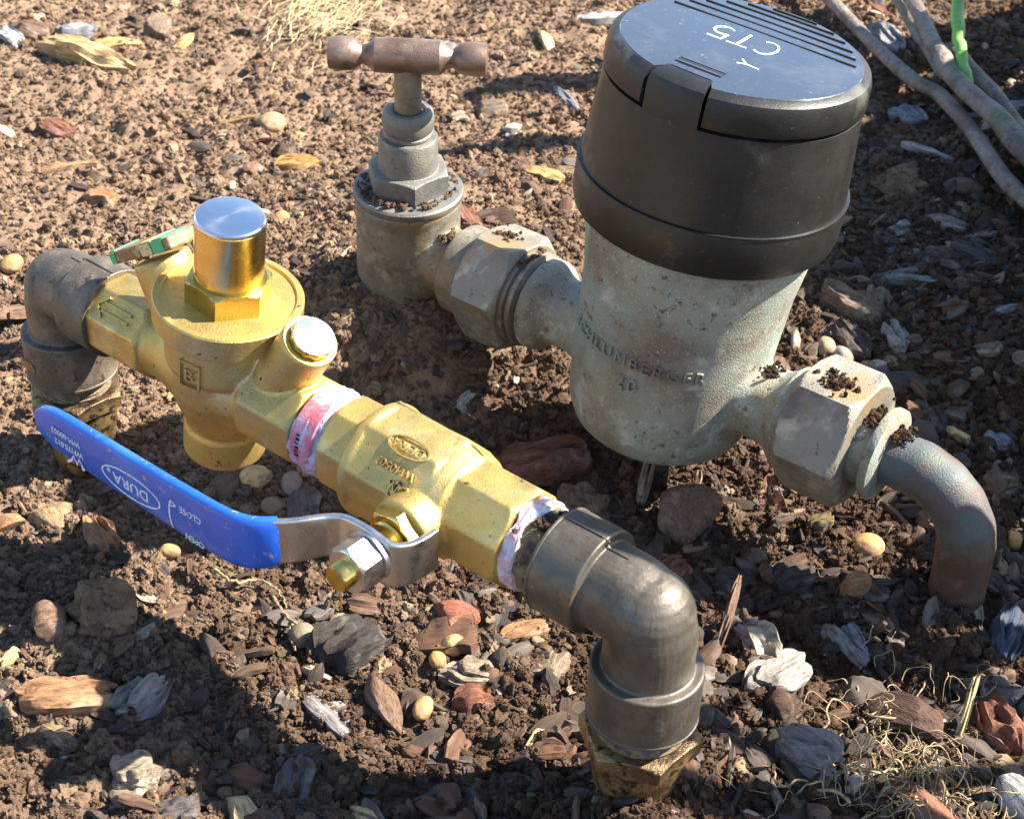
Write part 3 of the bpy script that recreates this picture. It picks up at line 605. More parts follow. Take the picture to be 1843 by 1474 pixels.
obj('pipe', tube(smooth_path(pts, 60), [10.5+.15*sin(i*.7) for i in range(60)], 40), M['copper'], cp, B, ang=60)

# ------------------------------------------------------------------ loose pieces on the ground
PAL = {'ochre': (.42, .24, .08), 'tan': (.36, .23, .12), 'yellow': (.50, .34, .13), 'greybrown': (.22, .16, .11), 'olive': (.16, .12, .06), 'orange': (.46, .245, .075),
 'grey': (.27, .24, .20), 'darkbrown': (.085, .05, .035), 'pale': (.58, .46, .32), 'redbark': (.22, .09, .055), 'brown': (.20, .12, .08), 'brick': (.34, .12, .075),
 'greytan': (.32, .25, .18), 'black': (.045, .04, .038), 'slate': (.115, .10, .095), 'soil': (.085, .05, .032), 'orangebark': (.38, .20, .10), 'straw': (.58, .43, .22),
 'whitebark': (.36, .325, .275), 'greybark': (.26, .245, .235), 'greyblue': (.25, .26, .29), 'lilac': (.27, .25, .27), 'bluechip': (.06, .075, .11), 'greychip': (.30, .295, .28),
 'darkgrey': (.08, .066, .056), 'white': (.44, .43, .40), 'bluegrey': (.30, .36, .43), 'palewood': (.56, .38, .18)}
def slab_geo(L, Wd, T, seed, nx=16, ny=8, taper=.35, jag=.5, stri=.35, warp=.3):
    """a splintered slab: ragged outline, fibre ridges along its length, two skins and an edge"""
    r = np.random.default_rng(seed); u = np.linspace(-1, 1, nx); v = np.linspace(-1, 1, ny)
    U, Vv = np.meshgrid(u, v, indexing='ij'); q = seed*7.3
    endj = jag*.35*(vnoise(Vv*2.2+q, Vv*0+1, seed)-.5)
    X = L/2*(U*(1-.05)+endj*np.sign(U)*np.abs(U)**3)
    wid = 1-taper*np.abs(U)**(2+2*r.random())*(.5+r.random()); wid = np.maximum(wid, .12)
    side = jag*.5*(fbm(U*2.4+q, np.sign(Vv)*3+q, seed+2)-.5)*np.abs(Vv)
    Y = Wd/2*(Vv*wid+side)+Wd*.12*warp*np.sin(U*2+r.random()*6)
    st = stri*T*(fbm(U*1.1+q, Vv*ny*.8+q, seed+4)-.5)*2.0
    bow = .5*warp*T*(np.cos(U*1.4)-.5)
    th = T/2*(1-.25*np.abs(Vv)**6)*(1-.3*np.abs(U)**8)*(.75+.5*vnoise(U*1.5+q, Vv*1.5, seed+8))
    top = np.stack([X, Y, bow+th+st], 2); bot = np.stack([X*.96, Y*.94, bow-th+.4*st], 2)
    V = np.vstack([top.reshape(-1, 3), bot.reshape(-1, 3)]); F = []; N = nx*ny
    for i in range(nx-1):
        for j in range(ny-1):
            a = i*ny+j; F.append((a, a+ny, a+ny+1, a+1)); F.append((N+a+1, N+a+ny+1, N+a+ny, N+a))
    ed = [i*ny for i in range(nx)]+[(nx-1)*ny+j for j in range(1, ny)]+[i*ny+ny-1 for i in range(nx-2, -1, -1)]+[j for j in range(ny-2, 0, -1)]
    for k in range(len(ed)):
        a, b = ed[k], ed[(k+1) % len(ed)]; F.append((b, a, N+a, N+b))
    return Geo(V, F)
def ico(sub):
    t = (1+sqrt(5))/2
    V = [(-1, t, 0), (1, t, 0), (-1, -t, 0), (1, -t, 0), (0, -1, t), (0, 1, t), (0, -1, -t), (0, 1, -t), (t, 0, -1), (t, 0, 1), (-t, 0, -1), (-t, 0, 1)]
    F = [(0, 11, 5), (0, 5, 1), (0, 1, 7), (0, 7, 10), (0, 10, 11), (1, 5, 9), (5, 11, 4), (11, 10, 2), (10, 7, 6), (7, 1, 8), (3, 9, 4), (3, 4, 2), (3, 2, 6), (3, 6, 8), (3, 8, 9), (4, 9, 5), (2, 4, 11), (6, 2, 10), (8, 6, 7), (9, 8, 1)]
    V = [np.array(v, float)/np.linalg.norm(v) for v in V]
    for _ in range(sub):
        mid = {}; F2 = []
        def mp(a, b):
            k = (min(a, b), max(a, b))
            if k not in mid: m = V[a]+V[b]; V.append(m/np.linalg.norm(m)); mid[k] = len(V)-1
            return mid[k]
        for a, b, c in F:
            x, y, z = mp(a, b), mp(b, c), mp(c, a); F2 += [(a, x, z), (b, y, x), (c, z, y), (x, y, z)]
        F = F2
    return Geo(np.array(V), F)
ICO2, ICO3 = ico(2), ico(3)
def lump_geo(lx, ly, lz, seed, amp=.25, fr=1.6, fine=0., base=None, facets=0):
    b = base or ICO3; P = b.V.copy(); r = np.random.default_rng(seed)
    d = 1+amp*(vn3(P*fr+seed*3.1, seed)-.5)*2+fine*(vn3(P*fr*4+seed, seed+1)-.5)*2
    Q = P*d[:, None]
    for _ in range(facets):
        nrm = r.normal(size=3); nrm /= np.linalg.norm(nrm); c = .55+.3*r.random(); e = Q@nrm-c; Q = Q-np.where(e > 0, e, 0)[:, None]*nrm*.9
    return Geo(Q*np.array((lx/2, ly/2, lz/2)), b.F)
def chip_geo(kind, L, Wd, T, seed):
    if kind == 'pebble': return lump_geo(L, Wd, max(T, min(L, Wd)*.75), seed, .16, 1.3, .02), M['pebble'], 60
    if kind == 'clod': return lump_geo(L, Wd, T*1.1, seed, .55, 2.3, .22, ico(4), 3), M['clod'], 80
    if kind == 'block':
        g = lump_geo(L*1.15, Wd*1.15, T*1.35, seed, .22, 1.5, .05, None, 9); return g, M['wood'], 28
    if kind == 'stick': return slab_geo(L, Wd*.75, max(T, Wd*.4), seed, 20, 7, .35, .5, .4, .5), M['wood'], 45
    if kind == 'leaf': return slab_geo(L, Wd, T*.7, seed, 14, 7, .9, .2, .2, 2.2), M['wood'], 60
    if kind == 'layered' or kind == 'flaky':
        g = Geo(); r = np.random.default_rng(seed); n = 4 if kind == 'layered' else 6
        for k in range(n):
            s = 1-.13*k if kind == 'layered' else .5+.5*r.random()
            q = slab_geo(L*s, Wd*s*(1 if kind == 'layered' else .7), T*.42, seed+k*13, 12, 7, .4, 1.0, .6, .5)
            q.tf((L*.16*(r.random()-.5), Wd*.4*(r.random()-.5)*(1 if kind == 'flaky' else .4), T*(k-.5*n)*.26), (r.normal()*.12, r.normal()*.12, 1), (1, r.normal()*.18, 0)); g.add(q)
        return g, M['wood'], 40
    return slab_geo(L, Wd, T, seed, 20, 10, .4, .8, .4, .4), M['wood'], 40
CHIPS = [
('pebble', -0.2419, 0.647, 10.4, 13.8, 7, 5.0, 'ochre', 'pebble', 'yellow-brown pebble at the left edge behind the rear elbow', 'pebble'),
('pebble', -0.1423, 0.8139, 17.4, 15.6, 9, 61.0, 'tan', 'pebble', 'tan egg-shaped pebble on the dry soil beyond the silver-capped valve', 'pebble'),
('pebble', -0.1007, 0.4906, 12.4, 11.4, 8, 28.0, 'yellow', 'pebble', 'bright yellow pebble beside the foot of the silver-capped valve', 'pebble'),
('pebble', -0.0857, 0.487, 8.7, 12.1, 8, 4.0, 'greybrown', 'pebble', 'blunt grey-brown pebble between the yellow pebble and the brass valve', 'pebble'),
('pebble', -0.0919, 0.4746, 8.6, 9.4, 6, 15.0, 'olive', 'pebble', 'small dark olive pebble below the yellow pebble', 'pebble'),
('pebble', 0.1396, 0.4677, 13.1, 13.6, 9, -45.0, 'orange', 'pebble', 'orange pebble on the soil under the right union nut', 'pebble'),
('pebble', 0.1427, 0.6088, 8.6, 12.5, 8, -8.0, 'tan', 'pebble', 'smooth tan pebble behind the right union nut', 'pebble'),
('pebble', 0.15, 0.6048, 9.3, 13.2, 8, 16.0, 'grey', 'pebble', 'grey pebble touching the smooth tan pebble', 'pebble'),
('pebble', -0.0168, 0.4045, 9.3, 8.5, 7, 21.0, 'yellow', 'pebble', 'pale yellow pebble in front of the red brick chip', 'pebble'),
('pebble', -0.0223, 0.3983, 6.1, 7.9, 6, 14.0, 'orange', 'pebble', 'small orange pebble left of the pale yellow pebble', 'pebble'),
('pebble', -0.0256, 0.3736, 6.4, 10.8, 7, -13.0, 'ochre', 'pebble', 'ochre pebble leaning on the wedge-shaped rock', 'pebble'),
('pebble', -0.0706, 0.4053, 8.7, 10.2, 9, -4.0, 'greybrown', 'pebble', 'round brown pebble beside the charred wood chunk', 'pebble'),
('pebble', 0.1974, 0.4732, 5.7, 9.3, 7, -17.0, 'orange', 'pebble', 'orange pebble at the right edge beyond the copper pipe', 'pebble'),
('pebble', 0.1292, 0.6117, 4.3, 14.7, 7, -14.0, 'grey', 'pebble', 'small grey pebble half hidden behind the meter body', 'pebble'),
('pebble', -0.115, 0.6697, 7.5, 8.6, 5, 22.0, 'ochre', 'pebble', 'small golden pebble to the right of the silver cap', 'pebble'),
('pebble', 0.0964, 0.4632, 8.6, 9.2, 6, 4.0, 'darkbrown', 'pebble', 'dark brown stone in the shade left of the orange pebble', 'pebble'),
('slab', 0.0142, 0.5154, 42.5, 20.3, 14, 25.0, 'redbark', 'bark_slab', 'large red and grey bark slab between the two pipe runs', 'bark'),
('block', 0.0705, 0.4808, 25.2, 19.3, 20, 52.0, 'brown', 'bark_block', 'tall brown bark block standing in front of the meter', 'bark'),
('block', -0.0175, 0.4202, 16.6, 15.0, 10, -17.0, 'brick', 'brick_chip', 'square red brick chip below the ball valve', 'brick'),
('layered', -0.0098, 0.3905, 21.1, 14.5, 7, -0.0, 'greytan', 'bark_disc', 'round grey-tan bark disc in the sunny patch', 'bark'),
('slab', -0.009, 0.3783, 13.9, 10.9, 8, 12.0, 'redbark', 'bark_chip', 'reddish bark chip just below the round bark disc', 'bark'),
('slab', -0.0537, 0.4023, 25.0, 21.0, 14, 55.0, 'black', 'charred_chunk', 'black charred wood chunk with a striped face', 'wood'),
('block', -0.0386, 0.3764, 23.1, 10.3, 16, -60.0, 'brown', 'wedge_rock', 'brown wedge-shaped rock with a sunlit upper face', 'rock'),
('stick', -0.0638, 0.3895, 12.2, 4.4, 4, -20.0, 'pale', 'wood_stub', 'short pale wood stub left of the charred chunk', 'wood'),
('slab', -0.0613, 0.3521, 14.4, 8.7, 6, 33.0, 'slate', 'slate_chip', 'flat bluish slate-coloured chip in the lower shade', 'bark'),
('clod', -0.1372, 0.4039, 24.2, 24.1, 20, 4.0, 'soil', 'soil_clod', 'big mossy soil clod near the lower left edge', 'clod'),
('block', -0.155, 0.3945, 11.4, 12.7, 14, 32.0, 'brown', 'bark_block', 'small brown pointed block left of the mossy clod', 'bark'),
('slab', -0.1426, 0.3637, 31.3, 13.8, 10, 17.0, 'orangebark', 'bark_slab', 'long orange-tan bark slab lit by the sun at the lower left', 'bark'),
('layered', -0.1144, 0.3338, 20.6, 16.8, 12, 13.0, 'greytan', 'layered_bark', 'layered grey-tan bark chunk near the bottom left', 'bark'),
('block', -0.0795, 0.3269, 16.9, 10.5, 10, -53.0, 'straw', 'wood_block', 'straight-cut straw-coloured wood block at the bottom edge', 'wood'),
('slab', -0.0412, 0.3274, 10.1, 5.9, 6, -25.0, 'straw', 'wood_chip', 'small oval straw-coloured chip right of the wood block', 'wood'),
('slab', -0.0978, 0.323, 13.0, 9.9, 6, 23.0, 'slate', 'slate_chip', 'grey angular chip left of the wood block at the bottom', 'bark'),
('flaky', 0.0949, 0.395, 28.8, 23.7, 12, 44.0, 'whitebark', 'flaky_bark', 'pale flaky bark piece with ragged layers right of the front elbow', 'bark'),
('block', 0.0955, 0.3798, 11.4, 12.5, 12, -16.0, 'darkbrown', 'bark_block', 'dark brown bark block tucked under the pale flaky bark', 'bark'),
('flaky', 0.1027, 0.3561, 24.2, 19.7, 14, -49.0, 'greybark', 'flaky_bark', 'grey flaky bark chunk near the bottom right', 'bark'),
('flaky', 0.1241, 0.4141, 23.3, 10.4, 8, -62.0, 'greyblue', 'bark_flake', 'narrow blue-grey bark flake left of the copper pipe', 'bark'),
('slab', 0.0901, 0.4183, 13.4, 11.2, 7, -56.0, 'lilac', 'bark_chip', 'lilac-grey oval bark chip right of the front elbow', 'bark'),
('block', 0.1296, 0.4412, 12.6, 11.9, 14, 14.0, 'orangebark', 'wood_block', 'tan wood block with dark top near the copper pipe', 'wood'),
('slab', 0.1828, 0.42, 29.0, 12.8, 8, 64.0, 'bluechip', 'slate_chip', 'blue-black flat chip at the right edge', 'bark'),
('slab', 0.1699, 0.3773, 21.3, 14.5, 12, -69.0, 'redbark', 'bark_slab', 'rust-red bark slab at the right edge above the roots', 'bark'),
('stick', 0.1578, 0.3776, 25.2, 3.9, 4, 66.0, 'straw', 'wood_splinter', 'pale upright splinter rising from the root tangle', 'wood'),
('slab', 0.1609, 0.6448, 39.3, 15.6, 12, -43.0, 'greybrown', 'bark_slab', 'long grey-brown bark slab right of the meter body', 'bark'),
('slab', 0.1758, 0.6163, 25.5, 10.4, 8, -85.0, 'greychip', 'wood_chip', 'square-ended grey wood chip with a cross crack', 'wood'),
('slab', 0.1557, 0.6159, 26.7, 12.6, 10, -71.0, 'darkgrey', 'bark_chip', 'dark grey bark chip between the pebbles and the grey slab', 'bark'),
('stick', 0.1935, 0.6829, 34.4, 5.6, 5, 21.0, 'greychip', 'forked_wood', 'upper prong of the forked pale grey wood right of the meter', 'wood'),
('stick', 0.1961, 0.6734, 36.3, 6.3, 5, -14.0, 'greychip', 'forked_wood', 'lower prong of the forked pale grey wood right of the meter', 'wood'),
('slab', 0.225, 0.7391, 24.0, 10.1, 6, -12.0, 'whitebark', 'bark_chip', 'pale bark chip below the white twig', 'bark'),
('stick', 0.2427, 0.7281, 28.8, 5.8, 4, 19.0, 'greytan', 'wood_splinter', 'long grey-tan splinter right of the pale bark chip', 'wood'),
('slab', 0.2323, 0.7021, 28.9, 14.4, 8, -38.0, 'slate', 'bark_slab', 'slate-grey bark slab near the right edge', 'bark'),
('stick', 0.2277, 0.8136, 30.3, 6.3, 4, -16.0, 'white', 'twig', 'white broken twig behind the meter cap', 'twig'),
('leaf', 0.2464, 0.7883, 31.1, 7.2, 1.2, -75.0, 'white', 'dry_leaf', 'pale narrow dry leaf beside the white twig', 'leaf'),
('clod', 0.206, 0.7786, 30.9, 31.6, 20, -1.0, 'soil', 'soil_clod', 'large dark soil clod right of the meter cap', 'clod'),
('stick', 0.231, 0.6326, 16.4, 5.3, 4, 15.0, 'bluegrey', 'wood_splinter', 'blue-grey splinter at the right edge', 'wood'),
('stick', 0.1904, 0.5457, 13.0, 5.3, 4, -48.0, 'straw', 'wood_splinter', 'short straw-coloured splinter right of the right union nut', 'wood'),
('slab', 0.2084, 0.5462, 14.1, 7.8, 5, -54.0, 'greyblue', 'bark_chip', 'blue-grey chip near the right edge beyond the nut', 'bark'),
('stick', 0.1971, 0.5102, 25.6, 4.6, 5, 9.0, 'olive', 'stick', 'long brown stick at the right edge above the copper bend', 'stick'),
('slab', 0.0546, 0.9907, 48.2, 12.6, 6, 18.0, 'white', 'bark_chip', 'pale grey bark chip beside the rim of the meter lid', 'bark'),
('slab', -0.2649, 0.886, 63.2, 18.2, 12, -21.0, 'palewood', 'wood_chunk', 'split pale wood chunk at the upper left', 'wood'),
('leaf', -0.2518, 0.9106, 27.5, 16.6, 3, 45.0, 'yellow', 'wood_chip', 'yellow curled wood chip above the split wood chunk', 'wood'),
('flaky', -0.2798, 0.9272, 25.6, 19.9, 12, 38.0, 'greyblue', 'flaky_bark', 'grey flaky lump at the upper left', 'bark'),
('block', -0.2321, 0.9386, 24.4, 15.7, 16, 79.0, 'greybrown', 'bark_block', 'small block with one sunlit face at the upper left', 'bark'),
('slab', -0.3105, 0.9283, 36.4, 20.7, 8, -31.0, 'brown', 'bark_chip', 'brown oval bark chip in the upper left corner', 'bark'),
('slab', -0.2137, 0.9214, 24.3, 7.6, 4, 68.0, 'yellow', 'wood_chip', 'small yellow strip of wood right of the sunlit block', 'wood'),
('slab', -0.3151, 0.9079, 24.8, 10.5, 6, -38.0, 'white', 'bark_chip', 'white and grey chip at the very left of the upper edge', 'bark'),
('block', -0.0195, 0.8455, 16.4, 20.4, 12, 27.0, 'greybrown', 'rock', 'dark rock with a pale top between tap and meter', 'rock'),
('flaky', -0.0065, 0.8124, 16.3, 9.9, 8, 32.0, 'white', 'aggregate_lump', 'white knobbly lump between the tap and the meter cap', 'rock'),
('slab', -0.0021, 0.773, 18.1, 14.6, 5, -36.0, 'brown', 'bark_chip', 'reddish oval chip right of the tap body', 'bark'),
('slab', 0.0122, 0.7485, 20.7, 11.0, 4, -28.0, 'yellow', 'wood_chip', 'yellow chip between the tap and the meter', 'wood'),
('slab', -0.1206, 0.7568, 23.8, 12.0, 8, 26.0, 'ochre', 'wood_chunk', 'short tan wood chunk left of the tap', 'wood'),
('block', -0.1298, 0.772, 13.1, 11.2, 9, 43.0, 'darkbrown', 'bark_block', 'dark stub behind the short tan wood chunk', 'bark'),
('stick', -0.1618, 0.8273, 45.4, 4.1, 3, 19.0, 'tan', 'twig', 'thin straight twig on the dry soil left of the tap handle', 'twig'),
('slab', -0.2613, 0.8026, 23.6, 14.0, 6, -36.0, 'redbark', 'bark_chip', 'reddish chip on the dry soil at the far left', 'bark'),
('stick', -0.2398, 0.7477, 32.2, 5.1, 4, 22.0, 'tan', 'twig', 'thick tan twig on the dry soil at the far left', 'twig'),
('slab', -0.2156, 0.715, 19.8, 10.7, 7, 2.0, 'orangebark', 'bark_chip', 'flat orange-brown chip on the dry soil behind the rear elbow', 'bark'),
('leaf', -0.1896, 0.7181, 8.3, 6.5, 2, 51.0, 'yellow', 'dry_leaf', 'tiny yellow leaf left of the silver cap', 'leaf'),
('block', -0.1433, 0.7511, 17.5, 10.1, 6, 74.0, 'brown', 'bark_chip', 'triangular brown chip above the silver cap', 'bark'),
('leaf', -0.1267, 0.8072, 15.3, 9.6, 3, 58.0, 'yellow', 'wood_chip', 'small yellow chip right of the egg-shaped pebble', 'wood'),
('slab', 0.0639, 0.453, 13.0, 11.9, 9, 33.0, 'redbark', 'bark_chip', 'rust-red chip in front of the bark block', 'bark'),
('stick', 0.0554, 0.5018, 25.3, 6.3, 5, 74.0, 'greytan', 'wood_splinter', 'upright grey splinter under the meter base', 'wood'),
('stick', 0.0624, 0.4986, 12.8, 4.2, 5, -53.0, 'darkgrey', 'wood_splinter', 'dark splinter beside the one under the meter base', 'wood'),
('clod', 0.0286, 0.489, 20.5, 22.3, 16, 14.0, 'soil', 'soil_clod', 'brown soil clod below the red and grey bark slab', 'clod'),
('leaf', 0.0027, 0.5641, 12.5, 3.0, 1.2, 70.0, 'white', 'shell_flake', 'small white flake on the shaded soil left of the meter', 'flake'),
('leaf', -0.007, 0.5579, 10.3, 2.3, 1.2, 77.0, 'white', 'shell_flake', 'thin white flake left of the other white flake', 'flake'),
('flaky', -0.0206, 0.5441, 14.4, 5.6, 4, 61.0, 'white', 'aggregate_lump', 'pale crumbly flakes behind the ball valve', 'rock'),
('stick', 0.1118, 0.4852, 15.2, 5.0, 5, 24.0, 'greybrown', 'wood_splinter', 'grey-brown splinter under the right union nut', 'wood'),
('stick', 0.0811, 0.4202, 32.9, 4.2, 5, 71.0, 'brown', 'stick', 'brown stick standing diagonally right of the front elbow', 'stick'),
('slab', 0.0085, 0.4139, 16.8, 9.1, 5, 29.0, 'orangebark', 'bark_chip', 'tan curled chip left of the front elbow', 'bark'),
('stick', 0.0122, 0.3587, 10.9, 3.9, 4, 55.0, 'straw', 'wood_splinter', 'pale splinter in the small sunlit patch left of the front nut', 'wood'),
('stick', -0.0046, 0.3294, 11.0, 3.9, 5, -77.0, 'greybrown', 'wood_splinter', 'grey-brown splinter at the bottom edge left of the front nut', 'wood'),
('stick', -0.1368, 0.3822, 14.8, 2.9, 3, 94.0, 'greychip', 'twig', 'short grey twig hanging below the mossy clod', 'twig'),
('stick', -0.1672, 0.3829, 9.6, 6.2, 5, 60.0, 'straw', 'wood_chip', 'straw-coloured chip at the left edge above the orange slab', 'wood'),
('slab', 0.123, 0.4791, 11.1, 7.4, 6, 31.0, 'olive', 'bark_chip', 'olive-brown chip left of the soil heap under the nut', 'bark'),
('slab', 0.1668, 0.4865, 14.1, 6.1, 5, -73.0, 'brown', 'bark_chip', 'brown chip by the inner side of the copper bend', 'bark'),
('slab', 0.2262, 0.8639, 24.4, 18.0, 9, -64.0, 'greyblue', 'bark_chip', 'grey-blue chip among the grey stems', 'bark'),
('slab', 0.2311, 0.9712, 38.1, 16.4, 8, -72.0, 'greyblue', 'bark_chip', 'grey rounded chip between the stems at the top', 'bark'),
('block', -0.176, 0.468, 20.8, 16.6, 9, -51.0, 'tan', 'bark_chip', 'light tan chip on the soil below the blue handle tip', 'bark'),
('slab', -0.1527, 0.4522, 21.6, 10.8, 7, -52.0, 'orangebark', 'bark_chip', 'broad tan chip under the middle of the blue handle', 'bark'),
('pebble', -0.1251, 0.4432, 8.1, 6.0, 6, 8.0, 'ochre', 'pebble', 'flat ochre pebble under the bend of the blue handle', 'pebble'),
('slab', 0.0855, 0.4481, 13.2, 11.9, 9, -25.0, 'darkgrey', 'bark_chip', 'charcoal-coloured bark chip in front of the meter nut', 'bark'),
('slab', 0.1094, 0.4512, 20.0, 13.6, 9, 32.0, 'darkgrey', 'bark_chip', 'broad charcoal bark chip below the right union nut', 'bark'),
]
UPRIGHT = {'tall brown bark block standing in front of the meter': (10, 55), 'pale upright splinter rising from the root tangle': (0, -40), 'brown stick standing diagonally right of the front elbow': (0, -25),
           'upright grey splinter under the meter base': (0, -25)}
for i, (k, x, y, L, Wd, T, ang, c, nm, lb, cat) in enumerate(CHIPS):
    g, mat, sa = chip_geo(k, L, Wd, T, 100+i*3)
    z = gh(x, y)+(T*(.32 if k == 'pebble' else .12))/1000
    o = obj(nm, g, mat, None, W0, (0, 0, 0), ang=sa); o.location = (x, y, z)
    r = np.random.default_rng(i); tx_, ty_ = r.normal(0, 7, 2)
    if lb in UPRIGHT: tx_, ty_ = UPRIGHT[lb]; o.location.z += L*.0003
    o.rotation_euler = (radians(tx_), radians(ty_), radians(ang)); o.color = (*PAL[c], 1)
    tag(o, lb, cat, None, 'thing')

# --- withered plant stems behind the meter
def stem(name, pts, r0, r1, mat, label, n=50, flat=.8):
    P = smooth_path(np.array(pts)*1000, n); rad = np.linspace(r0, r1, n)*(.93+.16*vnoise(np.arange(n)*.35, np.full(n, r0*9), 5)); P = P+.9*np.stack([vnoise(np.arange(n)*.3, np.full(n, k_+r1*7), 8)-.5 for k_ in (1, 4, 7)], 1)*2
    b = np.array(pts[0]); P = P-b*1000
    o = obj(name, tube(P, rad, 14, flat), mat, None, W0, (0, 0, 0), 60); o.location = Vector(b); return tag(o, label, 'plant stem', 'stems lying behind the meter')
stem('plant_stem', [(.1885, 1.0505, .014), (.2109, .9378, .016), (.2281, .8775, .016), (.2408, .8561, .016), (.2508, .7989, .016), (.2549, .7629, .014), (.2675, .7277, .012), (.30, .66, .012)], 4.6, 5.2, M['stem'], 'long grey withered stem lying nearest the meter cap')
stem('plant_stem', [(.2340, 1.06, .026), (.2391, .9445, .024), (.2432, .907, .022), (.2472, .875, .018)], 5.2, 4.2, M['stem'], 'short grey stem crossing onto the long withered stem')
stem('plant_stem', [(.2330, 1.03, .036), (.2399, .9328, .034), (.2425, .8826, .030), (.2503, .8454, .026), (.2613, .8141, .024), (.2751, .7659, .020), (.31, .68, .016)], 4.4, 8.0, M['stem'], 'thick grey stem widening towards the right edge')
stem('plant_stem', [(.2600, .955, .070), (.2530, .8923, .042), (.2532, .875, .032), (.2553, .8548, .022)], 4.0, 3.6, M['green_stem'], 'fresh green stem standing up from the thick grey stem')
stem('plant_stem', [(.262, .93, .016), (.2718, .8665, .016), (.284, .7991, .014), (.31, .73, .012)], 4.2, 5.8, M['stem'], 'grey stem running along the right of the thick one')

# --- roots
def root_tangle(cx, cy, sx, sy, n, seed, zmax=.02):
    r = np.random.default_rng(seed); g = Geo()
    for k in range(n):
        p = np.array((cx+r.normal()*sx, cy+r.normal()*sy)); a = r.random()*2*pi; m = int(r.integers(5, 13)); pts = []
        z0 = r.random()**2*zmax; st = .0016+.0022*r.random()
        for i in range(m):
            a += r.normal()*.75; p = p+np.array((cos(a), sin(a)))*st
            pts.append((p[0], p[1], gh(*p)+.001+z0*sin(pi*i/(m-1))+.003*r.random()))
        r0 = .12+.38*r.random()**4
        g.add(tube(smooth_path(np.array(pts)*1000, m*3), np.linspace(r0+.08, r0*.6, m*3), 5))
        if k % 3 == 0:
            q = np.array(pts[m//2]); e = [q]; b = a+1.2
            for i in range(4): b += r.normal()*.6; q = q+np.array((cos(b)*.002, sin(b)*.002, .0006*r.normal())); e.append(q)
            g.add(tube(smooth_path(np.array(e)*1000, 9), np.linspace(.2, .1, 9), 5))
    return g
rb = np.array((.137, .352, 0.)); g = root_tangle(.140, .347, .016, .009, 130, 5, .012); g.V -= rb*1000
o = obj('root_tangle', g, M['root'], None, W0, (0, 0, 0), 80); o.location = Vector(rb); tag(o, 'tangled mass of yellow dry roots at the bottom right', 'roots')
rb = np.array((.146, .385, 0.)); g = root_tangle(.140, .382, .013, .012, 45, 8, .010); g.V -= rb*1000
o = obj('root_tangle', g, M['root'], None, W0, (0, 0, 0), 80); o.location = Vector(rb); tag(o, 'thin curled roots above the big root tangle', 'roots')
def root(pts, r, label, seed):
    rr = np.random.default_rng(seed); P = [(x, y, gh(x, y)+.004+.002*rr.random()) for x, y in pts]; b = np.array((P[0][0], P[0][1], P[0][2]))
    Q = smooth_path(np.array(P)*1000-b*1000, 40); Q[1:-1] += rr.normal(0, .3, (38, 3))
    o = obj('root', tube(Q, np.linspace(r, r*.4, 40), 6), M['root'], None, W0, (0, 0, 0), 80); o.location = Vector(b); tag(o, label, 'root', 'thin roots below the blue handle')
root([(-.106, .432), (-.098, .428), (-.09, .432), (-.082, .426), (-.078, .418)], .7, 'thin pale root curling under the middle of the blue handle', 1)
root([(-.084, .425), (-.078, .414), (-.070, .405), (-.064, .398), (-.055, .397)], .8, 'longest pale root hanging below the blue handle bend', 2)
root([(-.076, .411), (-.074, .402), (-.072, .396)], .6, 'short root forking off the longest pale root', 3)
# --- straw tuft at the top
r = np.random.default_rng(3); g = Geo()
for k in range(320):
    x, y = -.140+r.normal()*.016, .985+r.normal()*.035; a = radians(55)+r.normal()*.5; l = .008+.022*r.random()
    z = gh(x, y)+.001+.005*r.random()
    g.add(tube(np.array([(x, y, z), (x+cos(a)*l/2, y+sin(a)*l/2, z+.004), (x+cos(a)*l, y+sin(a)*l, z-.001)])*1000, .24, 4, .5))
b = np.array((-.143, .985, 0)); g.V -= b*1000
o = obj('straw_tuft', g, M['straw'], None, W0, (0, 0, 0), 80); o.location = Vector(b); tag(o, 'tuft of pale dry straw on the soil at the top edge', 'straw')

# --- repeated mulch chips: individuals that share meshes
PROTO = []
for k in range(14):
    kind = ['slab', 'slab', 'slab', 'stick', 'block', 'slab', 'flaky'][k % 7]
    L = 16; Wd = {'slab': 9, 'stick': 3.5, 'block': 11, 'flaky': 10}[kind]; T = {'slab': 3.2, 'stick': 2.4, 'block': 7, 'flaky': 6}[kind]
    if kind == 'slab': g = slab_geo(L, Wd, T, 700+k, 12, 7, .4, .8, .4, .4); mat = M['wood']; sa = 40
    else: g, mat, sa = chip_geo(kind, L, Wd, T, 700+k)
    me = to_mesh(Geo(g.V/1000, g.F), 'mulch_chip'); me.materials.append(mat); me.polygons.foreach_set('use_smooth', [True]*len(me.polygons)); me.set_sharp_from_angle(angle=radians(sa)); PROTO.append((kind, me, T))
GROUPS = {
 'dark': ('dark charcoal bark chip in the mulch bed', 'dark bark chips in the mulch', ['darkgrey', 'darkbrown', 'black', 'slate', 'darkgrey']),
 'brown': ('reddish brown bark chip in the mulch bed', 'brown bark chips in the mulch', ['brown', 'redbark', 'brown', 'darkbrown', 'orangebark']),
 'grey': ('weathered grey wood chip in the mulch bed', 'grey wood chips in the mulch', ['greybark', 'greychip', 'greyblue', 'greybrown']),
 'tan': ('small sunlit tan wood chip on the dry soil', 'tan wood chips on the dry soil', ['tan', 'orangebark', 'straw', 'yellow', 'pale', 'brown'])}
AVOID = [(A((s, 0, 0))[:2], .016) for s in (0, 270)]+[(B((s, 0, 0))[:2], .03) for s in (0, 20, 45, 60)]+[(B((136, 0, 0))[:2], .038), (B((200, 0, 0))[:2], .02), (B((215, 0, 0))[:2], .02), (B((267, 0, 0))[:2], .016)]
HAND = [(x, y, max(L, Wd)/2000) for (k, x, y, L, Wd, *_) in CHIPS]
